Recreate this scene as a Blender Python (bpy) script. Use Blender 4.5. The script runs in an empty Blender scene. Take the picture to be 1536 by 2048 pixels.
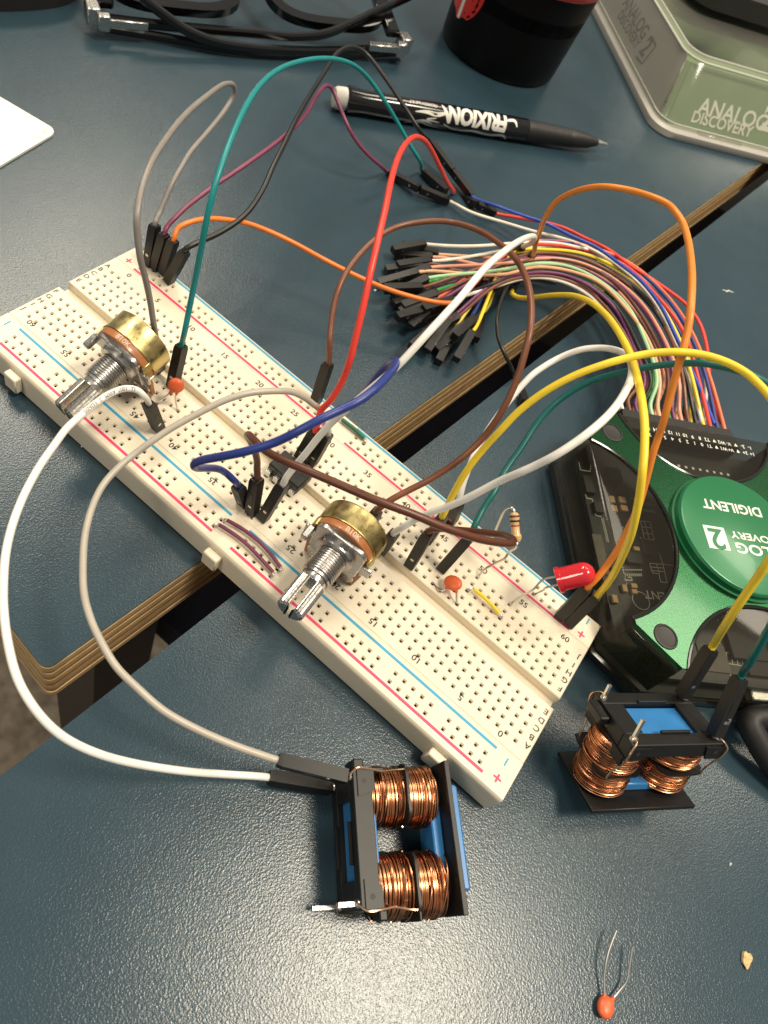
import bpy, bmesh, math, random
from mathutils import Matrix, Vector
random.seed(7)
S = bpy.context.scene
COL = S.collection
S.unit_settings.scale_length = 0.01            # one unit is one centimetre

# ------------------------------------------------------------------ camera
CAM = Vector((3.6046875, -9.7597825, 15.7298600))
RX = Vector((0.7537340467, 0.6002396361, 0.2675768413))      # right
RY = Vector((0.6370984173, -0.5675100515, -0.5215725722))    # down
RZ = Vector((-0.1612159840, 0.5635997876, -0.8101633699))    # forward
FPX, PX, PY = 1445.28535, 648.9607047, 965.6208156
cd = bpy.data.cameras.new('camera'); cam = bpy.data.objects.new('camera', cd); COL.objects.link(cam)
cd.sensor_fit = 'AUTO'; cd.sensor_width = 36.0; cd.lens = FPX / 2048 * 36
cd.shift_x = (768 - PX) / 2048; cd.shift_y = (PY - 1024) / 2048
cd.clip_start = 0.1; cd.clip_end = 2000
up, bk = -RY, -RZ
cam.matrix_world = Matrix(((RX.x, up.x, bk.x, CAM.x), (RX.y, up.y, bk.y, CAM.y), (RX.z, up.z, bk.z, CAM.z), (0, 0, 0, 1)))
cd.dof.use_dof = True; cd.dof.focus_distance = 17.0; cd.dof.aperture_fstop = 0.34
S.camera = cam

def ray(u, v):
    return RX * ((u - PX) / FPX) + RY * ((v - PY) / FPX) + RZ
def at(u, v, z=0.0):
    """the point of the place at height z that the photograph shows at pixel (u, v)"""
    d = ray(u, v)
    return CAM + d * ((z - CAM.z) / d.z)
def reach(P, uv, L, high=True):
    """the point seen at uv whose distance from P is L"""
    d = ray(*uv).normalized(); oc = CAM - P
    b = oc.dot(d); c = oc.dot(oc) - L * L; D = b * b - c
    if D <= 0:
        q = CAM + d * (-b)
        return P + (q - P).normalized() * L
    a, e = CAM + d * (-b - math.sqrt(D)), CAM + d * (-b + math.sqrt(D))
    return (a if a.z > e.z else e) if high else (a if a.z < e.z else e)

# ------------------------------------------------------------------ light
W = bpy.data.worlds.new('World'); S.world = W; W.use_nodes = True
W.node_tree.nodes['Background'].inputs[0].default_value = (1.0, 0.93, 0.83, 1)
W.node_tree.nodes['Background'].inputs[1].default_value = 0.30
def panel(name, loc, aim, sx, sy, watts, col=(1, 0.885, 0.70)):
    l = bpy.data.lights.new(name, 'AREA'); l.shape = 'RECTANGLE'; l.size = sx; l.size_y = sy
    l.energy = watts; l.color = col
    o = bpy.data.objects.new(name, l); COL.objects.link(o); o.location = loc
    o.rotation_euler = (Vector(aim) - Vector(loc)).to_track_quat('-Z', 'Y').to_euler()
    return o
panel('ceiling_or_fill_light', (66, 27, 190), (66, 27, 0), 46, 46, 370000)
panel('ceiling_or_fill_light', (-60, -150, 190), (-60, -150, 0), 60, 60, 190000)  # fill panel added behind the camera to brighten the board's near side
panel('ceiling_or_fill_light', (-150, 104, 190), (-150, 104, 0), 45, 120, 400000)
panel('ceiling_or_fill_light', (92, 168, 190), (92, 168, 0), 60, 60, 200000)
panel('ceiling_or_fill_light', (-25, 120, 190), (-25, 120, 0), 60, 60, 120000)
S.view_settings.view_transform = 'Standard'; S.view_settings.look = 'None'
S.view_settings.exposure = 0.0; S.view_settings.gamma = 1.0
S.render.engine = 'CYCLES'
S.cycles.max_bounces = 8; S.cycles.transparent_max_bounces = 16; S.cycles.caustics_reflective = False; S.cycles.caustics_refractive = False
S.cycles.use_denoising = True

# ------------------------------------------------------------------ materials
def mat(name, col, rough=0.5, metal=0.0, spec=0.5, var=0.0, vscale=3.0, bump=0.0, bscale=20.0, bdist=0.01, coat=0.0, sss=0.0, alpha=1.0, rvar=0.0):
    m = bpy.data.materials.new(name); m.use_nodes = True
    N = m.node_tree.nodes; L = m.node_tree.links; p = N['Principled BSDF']
    p.inputs['Base Color'].default_value = (*col, 1); p.inputs['Roughness'].default_value = rough
    p.inputs['Metallic'].default_value = metal; p.inputs['Specular IOR Level'].default_value = spec
    p.inputs['Coat Weight'].default_value = coat; p.inputs['Coat Roughness'].default_value = 0.08
    if sss:
        p.inputs['Subsurface Weight'].default_value = sss; p.inputs['Subsurface Radius'].default_value = (1, .8, .5); p.inputs['Subsurface Scale'].default_value = 0.12
    if alpha < 1: p.inputs['Alpha'].default_value = alpha
    tc = None
    if var or bump or rvar:
        tc = N.new('ShaderNodeTexCoord')
    if var:
        n = N.new('ShaderNodeTexNoise'); n.inputs['Scale'].default_value = vscale; n.inputs['Detail'].default_value = 5
        L.new(tc.outputs['Object'], n.inputs['Vector'])
        mx = N.new('ShaderNodeMix'); mx.data_type = 'RGBA'; mx.blend_type = 'MULTIPLY'; mx.inputs[0].default_value = 1
        cr = N.new('ShaderNodeMapRange'); cr.inputs[1].default_value = 0.3; cr.inputs[2].default_value = 0.7
        cr.inputs[3].default_value = 1 - var; cr.inputs[4].default_value = 1 + var
        L.new(n.outputs['Fac'], cr.inputs[0]); mx.inputs[6].default_value = (*col, 1)
        L.new(cr.outputs[0], mx.inputs[7]); L.new(mx.outputs[2], p.inputs['Base Color'])
    if rvar:
        n2 = N.new('ShaderNodeTexNoise'); n2.inputs['Scale'].default_value = vscale * 2; n2.inputs['Detail'].default_value = 6
        L.new(tc.outputs['Object'], n2.inputs['Vector'])
        c2 = N.new('ShaderNodeMapRange'); c2.inputs[1].default_value = 0.3; c2.inputs[2].default_value = 0.7
        c2.inputs[3].default_value = max(0.02, rough - rvar); c2.inputs[4].default_value = rough + rvar
        L.new(n2.outputs['Fac'], c2.inputs[0]); L.new(c2.outputs[0], p.inputs['Roughness'])
    if bump:
        b = N.new('ShaderNodeTexNoise'); b.inputs['Scale'].default_value = bscale; b.inputs['Detail'].default_value = 3
        L.new(tc.outputs['Object'], b.inputs['Vector'])
        bp = N.new('ShaderNodeBump'); bp.inputs['Strength'].default_value = bump; bp.inputs['Distance'].default_value = bdist
        L.new(b.outputs['Fac'], bp.inputs['Height']); L.new(bp.outputs[0], p.inputs['Normal'])
    return m

def table_mat():
    m = bpy.data.materials.new('textured laminate'); m.use_nodes = True
    N = m.node_tree.nodes; L = m.node_tree.links; p = N['Principled BSDF']
    tc = N.new('ShaderNodeTexCoord')
    n = N.new('ShaderNodeTexNoise'); n.inputs['Scale'].default_value = 0.5; n.inputs['Detail'].default_value = 6
    L.new(tc.outputs['Object'], n.inputs['Vector'])
    r = N.new('ShaderNodeValToRGB'); e = r.color_ramp.elements
    e[0].position = .3; e[0].color = (0.022, 0.047, 0.066, 1); e[1].position = .75; e[1].color = (0.028, 0.055, 0.075, 1)
    L.new(n.outputs['Fac'], r.inputs['Fac']); L.new(r.outputs['Color'], p.inputs['Base Color'])
    # leathery grain: two scales of wrinkled cells
    w = N.new('ShaderNodeTexNoise'); w.inputs['Scale'].default_value = 9; w.inputs['Detail'].default_value = 2
    L.new(tc.outputs['Object'], w.inputs['Vector'])
    mv = N.new('ShaderNodeMix'); mv.data_type = 'VECTOR'; mv.inputs[0].default_value = 0.06
    L.new(tc.outputs['Object'], mv.inputs[4]); L.new(w.outputs['Color'], mv.inputs[5])
    v = N.new('ShaderNodeTexVoronoi'); v.feature = 'SMOOTH_F1'; v.inputs['Scale'].default_value = 25; v.inputs['Smoothness'].default_value = .6
    L.new(mv.outputs[1], v.inputs['Vector'])
    g = N.new('ShaderNodeTexNoise'); g.inputs['Scale'].default_value = 40; g.inputs['Detail'].default_value = 2
    L.new(tc.outputs['Object'], g.inputs['Vector'])
    ad = N.new('ShaderNodeMath'); ad.operation = 'MULTIPLY_ADD'; ad.inputs[1].default_value = 0.8
    L.new(g.outputs['Fac'], ad.inputs[0]); L.new(v.outputs['Distance'], ad.inputs[2])
    b = N.new('ShaderNodeBump'); b.inputs['Strength'].default_value = 0.25; b.inputs['Distance'].default_value = 0.013
    L.new(ad.outputs[0], b.inputs['Height']); L.new(b.outputs[0], p.inputs['Normal'])
    p.inputs['Roughness'].default_value = 0.23; p.inputs['Specular IOR Level'].default_value = 0.5
    return m

def clear_mat(name, tint=(1, 1, 1), gloss=0.5, rough=0.04, keep=0.0, body=(0.02, 0.02, 0.02)):
    """thin clear plastic: see-through with a Fresnel shine and a little body colour"""
    m = bpy.data.materials.new(name); m.use_nodes = True
    N = m.node_tree.nodes; L = m.node_tree.links; N.remove(N['Principled BSDF']); out = N['Material Output']
    t = N.new('ShaderNodeBsdfTransparent'); t.inputs[0].default_value = (*tint, 1)
    d = N.new('ShaderNodeBsdfDiffuse'); d.inputs[0].default_value = (*body, 1)
    m1 = N.new('ShaderNodeMixShader'); m1.inputs[0].default_value = keep
    L.new(t.outputs[0], m1.inputs[1]); L.new(d.outputs[0], m1.inputs[2])
    g = N.new('ShaderNodeBsdfGlossy'); g.inputs['Roughness'].default_value = rough
    f = N.new('ShaderNodeLayerWeight'); f.inputs[0].default_value = 0.5
    pw = N.new('ShaderNodeMath'); pw.operation = 'POWER'; pw.inputs[1].default_value = 5; L.new(f.outputs['Facing'], pw.inputs[0])
    mm = N.new('ShaderNodeMath'); mm.operation = 'MULTIPLY_ADD'; mm.inputs[1].default_value = 1.8 * gloss; mm.inputs[2].default_value = .085 * gloss
    L.new(pw.outputs[0], mm.inputs[0])
    m2 = N.new('ShaderNodeMixShader'); L.new(mm.outputs[0], m2.inputs[0]); L.new(m1.outputs[0], m2.inputs[1]); L.new(g.outputs[0], m2.inputs[2])
    L.new(m2.outputs[0], out.inputs[0])
    return m

def wood_mat(name, c1, c2):
    m = bpy.data.materials.new(name); m.use_nodes = True
    N = m.node_tree.nodes; L = m.node_tree.links; p = N['Principled BSDF']
    tc = N.new('ShaderNodeTexCoord'); mp = N.new('ShaderNodeMapping'); mp.inputs['Scale'].default_value = (1.2, 1.2, 22)
    L.new(tc.outputs['Object'], mp.inputs['Vector'])
    n = N.new('ShaderNodeTexNoise'); n.inputs['Scale'].default_value = 2.2; n.inputs['Detail'].default_value = 8
    L.new(mp.outputs[0], n.inputs['Vector'])
    r = N.new('ShaderNodeValToRGB'); e = r.color_ramp.elements
    e[0].position = .35; e[0].color = (*c1, 1); e[1].position = .68; e[1].color = (*c2, 1)
    L.new(n.outputs['Fac'], r.inputs['Fac']); L.new(r.outputs['Color'], p.inputs['Base Color'])
    b = N.new('ShaderNodeBump'); b.inputs['Strength'].default_value = .5; b.inputs['Distance'].default_value = .02
    L.new(n.outputs['Fac'], b.inputs['Height']); L.new(b.outputs[0], p.inputs['Normal'])
    p.inputs['Roughness'].default_value = .5
    return m

M = {}
M['laminate'] = table_mat()
M['plyL'] = wood_mat('light ply', (0.40, 0.27, 0.125), (0.60, 0.44, 0.24))
M['plyD'] = wood_mat('dark ply', (0.24, 0.15, 0.065), (0.40, 0.27, 0.13))
M['board'] = mat('cream plastic', (0.77, 0.69, 0.545), .38, sss=.12, var=.02, vscale=1.5, bump=.05, bscale=60, bdist=.004)
M['pit'] = mat('shaded socket metal', (0.05, 0.032, 0.02), .5, .2)  # socket metal with the pit's shade painted into its colour
M['paper'] = mat('backing paper', (0.75, 0.72, 0.66), .7)
M['redline'] = mat('red ink', (0.74, 0.045, 0.16), .5)
M['blueline'] = mat('blue ink', (0.04, 0.34, 0.56), .5)
M['ink'] = mat('black ink', (0.03, 0.026, 0.024), .6)
M['black'] = mat('black nylon', (0.0075, 0.0072, 0.007), .46, var=.25, vscale=6, bump=.12, bscale=35, bdist=.006)
M['blackgloss'] = mat('black gloss plastic', (0.006, 0.006, 0.007), .12, coat=.4)
M['blackmatte'] = mat('matte black', (0.010, 0.010, 0.011), .55, var=.2, vscale=4, bump=.08, bscale=40, bdist=.004)
M['steel'] = mat('bright steel', (0.62, 0.61, 0.58), .27, 1.0, rvar=.08, vscale=9)
M['tin'] = mat('tinned wire', (0.66, 0.64, 0.60), .3, 1.0)
M['zinc'] = mat('cast zinc', (0.50, 0.49, 0.48), .30, 1.0, rvar=.10, vscale=6, bump=.15, bscale=18, bdist=.006)
M['brass'] = mat('passivated can', (0.60, 0.50, 0.225), .33, 1.0, var=.28, vscale=2.2, rvar=.14, bump=.10, bscale=14, bdist=.006)
M['phenolic'] = mat('brown phenolic', (0.36, 0.135, 0.045), .38, var=.15, vscale=5, coat=.2)
M['white_print'] = mat('white print', (0.80, 0.78, 0.72), .55)
M['pale_print'] = mat('pale print', (0.62, 0.50, 0.38), .55)
M['disc'] = mat('orange ceramic', (0.66, 0.115, 0.035), .38, var=.10, vscale=8, bump=.1, bscale=25, bdist=.006)
M['copper'] = mat('enamelled copper', (0.64, 0.30, 0.155), .27, 1.0, var=.25, vscale=5)
M['coppershade'] = mat('copper gap shade', (0.07, 0.02, 0.008), .6, .4)  # dark copper under the turns, painting the shade between strands
M['tape'] = mat('blue polyester tape', (0.035, 0.20, 0.50), .32, var=.05, vscale=2)
M['led'] = None
M['resistor'] = mat('beige lacquer', (0.66, 0.44, 0.22), .3, coat=.3)
WIRE = {}
def wire_mat(n, c, rough=.36):
    if n not in WIRE: WIRE[n] = mat(n + ' insulation', c, rough, var=.06, vscale=2, bump=.06, bscale=12, bdist=.008)
    return WIRE[n]
PAL = dict(white=(.87, .85, .80), ivory=(.80, .75, .66), grey=(.25, .23, .215), greylt=(.43, .395, .34), purple=(.20, .045, .10), plum=(.16, .03, .075), orange=(.86, .215, .03), orange2=(.80, .26, .035),
           black=(.012, .012, .012), teal=(.007, .235, .245), teal2=(.005, .125, .115), green=(.05, .40, .09), dkgreen=(.02, .13, .075), red=(.78, .055, .035), brown=(.105, .032, .016), brown2=(.17, .06, .03), blue=(.020, .040, .22), blue2=(.025, .07, .42),
           yellow=(.90, .66, .04), pink=(.74, .32, .22), salmon=(.80, .42, .25), violet=(.15, .03, .12), ltgreen=(.40, .66, .38), coral=(.80, .17, .075))
def wm(n): return wire_mat(n, PAL[n])

# ------------------------------------------------------------------ mesh building
class Mesh:
    def __init__(s): s.v, s.f, s.m = [], [], []
    def add(s, vs, fs, mi=0, T=None):
        b = len(s.v)
        s.v += [(T @ Vector(q)) if T is not None else Vector(q) for q in vs]
        s.f += [tuple(b + i for i in f) for f in fs]; s.m += [mi] * len(fs)
        return s
    def box(s, lo, hi, mi=0, T=None, ch=0.0):
        if ch:
            bm = bmesh.new(); bmesh.ops.create_cube(bm, size=1)
            for q in bm.verts: q.co = Vector((lo[i] + (q.co[i] + .5) * (hi[i] - lo[i]) for i in range(3)))
            bmesh.ops.bevel(bm, geom=bm.edges[:], offset=ch, segments=1, affect='EDGES')
            bm.verts.index_update()
            s.add([q.co.copy() for q in bm.verts], [[q.index for q in f.verts] for f in bm.faces], mi, T); bm.free()
            return s
        x0, y0, z0 = lo; x1, y1, z1 = hi
        return s.add([(x0, y0, z0), (x1, y0, z0), (x1, y1, z0), (x0, y1, z0), (x0, y0, z1), (x1, y0, z1), (x1, y1, z1), (x0, y1, z1)],
                     [(3, 2, 1, 0), (4, 5, 6, 7), (0, 1, 5, 4), (1, 2, 6, 5), (2, 3, 7, 6), (3, 0, 4, 7)], mi, T)
    def prism(s, poly, z0, z1, mi=0, T=None, ch=0.0, bottom=True):
        """extruded outline (counter-clockwise), chamfered at the top by ch"""
        n = len(poly)
        if ch:
            ins = inset(poly, ch); rings = [(poly, z0), (poly, z1 - ch), (ins, z1)]
        else: rings = [(poly, z0), (poly, z1)]
        vs = [(x, y, z) for p, z in rings for x, y in p]; fs = []
        for k in range(len(rings) - 1):
            for i in range(n):
                j = (i + 1) % n; fs.append((k * n + i, k * n + j, (k + 1) * n + j, (k + 1) * n + i))
        fs.append(tuple(range((len(rings) - 1) * n, len(rings) * n)))
        if bottom: fs.append(tuple(reversed(range(n))))
        return s.add(vs, fs, mi, T)
    def lathe(s, prof, n=32, mi=0, T=None, cap0=True, cap1=True, mis=None):
        """profile of (radius, z) turned about z"""
        vs = [(r * math.cos(2 * math.pi * i / n), r * math.sin(2 * math.pi * i / n), z) for r, z in prof for i in range(n)]
        b = len(s.v); s.add(vs, [], mi, T)
        for k in range(len(prof) - 1):
            for i in range(n):
                j = (i + 1) % n
                s.f.append((b + k * n + i, b + k * n + j, b + (k + 1) * n + j, b + (k + 1) * n + i)); s.m.append(mis[k] if mis else mi)
        if cap0: s.f.append(tuple(b + i for i in reversed(range(n)))); s.m.append(mi)
        if cap1: s.f.append(tuple(b + (len(prof) - 1) * n + i for i in range(n))); s.m.append(mi)
        return s
    def tube(s, pts, r, n=8, mi=0, T=None, taper=None, caps=True):
        pts = [Vector(p) for p in pts]; k = len(pts)
        tan = [(pts[min(i + 1, k - 1)] - pts[max(i - 1, 0)]).normalized() for i in range(k)]
        a = tan[0].orthogonal().normalized(); b0 = len(s.v); vs = []
        for i in range(k):
            a = (a - tan[i] * a.dot(tan[i])).normalized(); b = tan[i].cross(a)
            rr = r if taper is None else r * taper[i]
            for j in range(n):
                t = 2 * math.pi * j / n; vs.append(pts[i] + (a * math.cos(t) + b * math.sin(t)) * rr)
        fs = [(i * n + j, i * n + (j + 1) % n, (i + 1) * n + (j + 1) % n, (i + 1) * n + j) for i in range(k - 1) for j in range(n)]
        if caps: fs += [tuple(reversed(range(n))), tuple(range((k - 1) * n, k * n))]
        return s.add(vs, fs, mi, T)
    def build(s, name, mats, parent=None, smooth=True, angle=38, world=True, kind=None, label=None):
        me = bpy.data.meshes.new(name)
        inv = parent.matrix_basis.inverted() if (parent is not None and world and parent.parent is None) else None
        if parent is not None and world and parent.parent is not None: inv = (parent.parent.matrix_basis @ parent.matrix_basis).inverted()
        me.from_pydata([(inv @ q) if inv is not None else q for q in s.v], [], s.f)
        for m_ in (mats if isinstance(mats, (list, tuple)) else [mats]): me.materials.append(m_)
        me.polygons.foreach_set('material_index', s.m)
        me.update()
        if smooth:
            me.shade_smooth(); me.set_sharp_from_angle(angle=math.radians(angle))
        o = bpy.data.objects.new(name, me); COL.objects.link(o)
        if parent is not None: o.parent = parent
        if kind: o['kind'] = kind
        if label: o['label'] = label
        return o

def inset(poly, d):
    n = len(poly); out = []
    for i in range(n):
        p0, p1, p2 = Vector(poly[i - 1]), Vector(poly[i]), Vector(poly[(i + 1) % n])
        e1, e2 = (p1 - p0).normalized(), (p2 - p1).normalized()
        n1, n2 = Vector((-e1.y, e1.x)), Vector((-e2.y, e2.x))
        b = n1 + n2; b = b / max(b.dot(b) / 2, .2)
        q = p1 + b * d; out.append((q.x, q.y))
    return out
def rrect(w, h, r, n=5, cx=0, cy=0):
    out = []
    for sx, sy, a in ((1, -1, -90), (1, 1, 0), (-1, 1, 90), (-1, -1, 180)):
        for i in range(n + 1):
            t = math.radians(a + 90 * i / n)
            out.append((cx + sx * (w / 2 - r) + r * math.cos(t), cy + sy * (h / 2 - r) + r * math.sin(t)))
    return out
def spline(P, per=10, closed=False):
    """points of a centripetal-like Catmull-Rom curve through P"""
    P = [Vector(p) for p in P]; n = len(P); out = []
    for i in range(n - 1):
        p0 = P[i - 1] if i > 0 else P[0] * 2 - P[1]; p1, p2 = P[i], P[i + 1]
        p3 = P[i + 2] if i + 2 < n else P[-1] * 2 - P[-2]
        d0, d1, d2 = [max((b - a).length, 1e-4) ** .5 for a, b in ((p0, p1), (p1, p2), (p2, p3))]
        m1 = (p2 - p1) + ((p1 - p0) / d0 - (p2 - p0) / (d0 + d1)) * d1
        m2 = (p2 - p1) + ((p3 - p2) / d2 - (p3 - p1) / (d1 + d2)) * d1
        st = max(2, per)
        for k in range(st):
            t = k / st; t2, t3 = t * t, t * t * t
            out.append(p1 * (2 * t3 - 3 * t2 + 1) + m1 * (t3 - 2 * t2 + t) + p2 * (-2 * t3 + 3 * t2) + m2 * (t3 - t2))
    out.append(P[-1]); return out
def smooth_path(P, it=2):
    P = [Vector(p) for p in P]
    for _ in range(it):
        P = [P[0]] + [(P[i - 1] + P[i] * 2 + P[i + 1]) / 4 for i in range(1, len(P) - 1)] + [P[-1]]
    return P
def frame(o, x, y=None, z=None):
    """matrix with origin o and axis x along x, y as close to y as it can be (or z)"""
    x = Vector(x).normalized()
    if z is not None:
        z = Vector(z); z = (z - x * z.dot(x)).normalized(); y = z.cross(x)
    else:
        y = Vector(y); y = (y - x * y.dot(x)).normalized(); z = x.cross(y)
    o = Vector(o)
    return Matrix(((x.x, y.x, z.x, o.x), (x.y, y.y, z.y, o.y), (x.z, y.z, z.z, o.z), (0, 0, 0, 1)))
def zframe(o, z, ref=(1, 0, 0)):
    z = Vector(z).normalized(); x = Vector(ref)
    if abs(x.normalized().dot(z)) > .95: x = Vector((0, 1, 0))
    x = (x - z * x.dot(z)).normalized()
    return frame(o, x, z=z)

_glyph = {}
def text2d(s, size=1.0, bold=0.0, align='CENTER', sub=0):
    key = (s, bold, align, sub)
    if key not in _glyph:
        cu = bpy.data.curves.new('t', 'FONT'); cu.body = s; cu.size = 1; cu.align_x = align; cu.align_y = 'CENTER'; cu.offset = bold; cu.resolution_u = 3
        ob = bpy.data.objects.new('t', cu); COL.objects.link(ob)
        dg = bpy.context.evaluated_depsgraph_get(); me = bpy.data.meshes.new_from_object(ob.evaluated_get(dg))
        bpy.data.objects.remove(ob); bpy.data.curves.remove(cu)
        if sub:
            bm = bmesh.new(); bm.from_mesh(me); bmesh.ops.triangulate(bm, faces=bm.faces[:])
            for _ in range(sub * 2):
                bmesh.ops.subdivide_edges(bm, edges=[e for e in bm.edges if e.calc_length() > .14], cuts=1)
                bmesh.ops.triangulate(bm, faces=bm.faces[:])
            bm.to_mesh(me); bm.free()
        _glyph[key] = ([(q.co.x, q.co.y) for q in me.vertices], [tuple(p.vertices) for p in me.polygons])
        bpy.data.meshes.remove(me)
    vs, fs = _glyph[key]
    return [(x * size, y * size) for x, y in vs], fs
def put_text(ms, s, T, size, mi=0, bold=0.0, align='CENTER', sx=1.0):
    vs, fs = text2d(s, size, bold, align)
    ms.add([(x * sx, y, 0) for x, y in vs], fs, mi, T)
def put_text_cyl(ms, s, T, size, R, mi=0, bold=0.0, a0=0.0, axis=False, sx=1.0, align='CENTER'):
    """text wrapped on a cylinder of radius R about the local z axis; axis=True runs it along the axis"""
    vs, fs = text2d(s, size, bold, align, sub=2)
    out = []
    for x, y in vs:
        x *= sx
        if axis: a, z = a0 + y / R, x
        else: a, z = a0 - x / R, y
        out.append((R * math.cos(a), R * math.sin(a), z))
    ms.add(out, fs, mi, T)

def thing(name, label, cat, loc=(0, 0, 0), T=None, group=None):
    o = bpy.data.objects.new(name, None); COL.objects.link(o); o.empty_display_size = .5
    o.matrix_basis = T if T is not None else Matrix.Translation(Vector(loc))
    o['label'] = label; o['category'] = cat
    if group: o['group'] = group
    return o
def tag(o, label, cat, group=None):
    o['label'] = label; o['category'] = cat
    if group: o['group'] = group
    return o
def copy_tree(o, parent=None):
    c = o.copy(); COL.objects.link(c)
    if parent is not None: c.parent = parent
    for ch in list(o.children): copy_tree(ch, c)
    return c

# ------------------------------------------------------------------ floor and tables
def structure(ms, name, m, **k):
    o = ms.build(name, m, **k); o['kind'] = 'structure'; return o
M['floor'] = mat('brown carpet', (0.38, 0.32, 0.25), .9, var=.35, vscale=.6, bump=.4, bscale=6, bdist=.2)
structure(Mesh().box((-260, -260, -74), (260, 320, -72)), 'floor', M['floor'], smooth=False)

def table(label, corner, u, v, L, Wd, rc, thick, seed):
    """plywood top with a laminate skin; u runs along the gap edge, v away from it"""
    rnd = random.Random(seed)
    t = thing('work_table', label, 'table', (corner[0] + u[0] * 20 + v[0] * 20, corner[1] + u[1] * 20 + v[1] * 20, -72), group='laminated plywood tables pushed together')
    def outline(d):
        c = Vector((corner[0], corner[1])); U = Vector(u); V = Vector(v)
        pts = []
        n = 7
        for i in range(n + 1):                       # the rounded corner next to the gap
            a = math.pi / 2 * i / n
            pts.append(c + U * (rc - rc * math.sin(a) - d * math.sin(a)) + V * (rc - rc * math.cos(a) - d * math.cos(a)))
        pts = [p for p in pts]
        far = [c + U * (L) + V * (-d), c + U * L + V * Wd, c + U * (-d) + V * Wd]
        poly = [pts[0], far[0], far[1], far[2]] + pts[:0:-1]
        q = [(p.x, p.y) for p in poly]
        area = sum(q[i - 1][0] * q[i][1] - q[i][0] * q[i - 1][1] for i in range(len(q)))
        return q if area > 0 else q[::-1]
    Mesh().prism(outline(-.004), -.09, 0.0).build('laminate_top', M['laminate'], t, angle=30)
    n = 9; z = -.09; h = (thick - .09) / n
    for i in range(n):
        Mesh().prism(outline(.014 if i == 0 else rnd.uniform(-.012, .004) - (.01 if i % 2 else 0)), z - h + .008, z - .002, bottom=True).build('ply', M['plyD'] if i % 2 else M['plyL'], t, angle=30)
        z -= h
    # steel frame and legs under the top
    c = Vector((corner[0], corner[1], 0)); U = Vector((*u, 0)); V = Vector((*v, 0)); Z = Vector((0, 0, 1))
    def bar(a0, b0, a1, b1, z0, z1, name):
        ps = [c + U * a0 + V * b0, c + U * a1 + V * b0, c + U * a1 + V * b1, c + U * a0 + V * b1]
        q = [(p.x, p.y) for p in ps]
        if sum(q[i - 1][0] * q[i][1] - q[i][0] * q[i - 1][1] for i in range(4)) < 0: q = q[::-1]
        Mesh().prism(q, z0, z1).build(name, M['blackmatte'], t, smooth=False)
    bar(6, 5, L - 6, 8, -7, -thick - .01, 'frame_rail'); bar(5, 9, 8, Wd - 8, -7, -thick - .01, 'frame_rail')
    bar(5, 5, 9, 9, -72, -7.02, 'leg'); bar(L - 9, 5, L - 5, 9, -72, -7.02, 'leg')
    bar(5, Wd - 9, 9, Wd - 5, -72, -7.02, 'leg'); bar(L - 9, Wd - 9, L - 5, Wd - 5, -72, -7.02, 'leg')
    return t
table('teal laminate table on the far side of the gap, its rounded plywood corner showing', (-.69, -7.0), (.1139, .9935), (-.9935, .1139), 78, 95, .22, 2.1, 3)
table('teal laminate table on the near side of the gap, carrying both copper transformers', (.27 - .108 * 40, -48.9), (.1078, .9942), (.9942, -.1078), 130, 75, .22, 2.1, 5)

# navy chair pushed under the gap
t = thing('chair', 'navy padded chair seen below the gap between the tables', 'chair', (9, 22, -72))
M['navy'] = mat('navy cloth', (0.012, 0.014, 0.030), .9, var=.3, vscale=.5, bump=.3, bscale=14, bdist=.03)
Mesh().box((-12, 4, -30), (30, 46, -24), ch=1.5).build('seat', M['navy'], t)
for x, y in ((-10, 6), (26, 6), (-10, 42), (26, 42)):
    Mesh().tube([(x, y, -72), (x + 1, y + 1, -30.01)], 1.1, 10).build('leg', M['blackmatte'], t)
Mesh().box((30.01, 6, -29), (33, 44, -8), ch=1).build('backrest', M['navy'], t)

# dark bag added to hide the lit floor, keeping the gap dark
bg = thing('backdrop', 'black bag added to keep the far end of the gap dark', 'backdrop', (10, 110, -72))
Mesh().box((-45, 80, -72), (60, 140, -14), ch=8).build('backdrop_body', mat('black bag cloth', (.007, .007, .008), .85, bump=.3, bscale=8, bdist=.05), bg)
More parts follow.
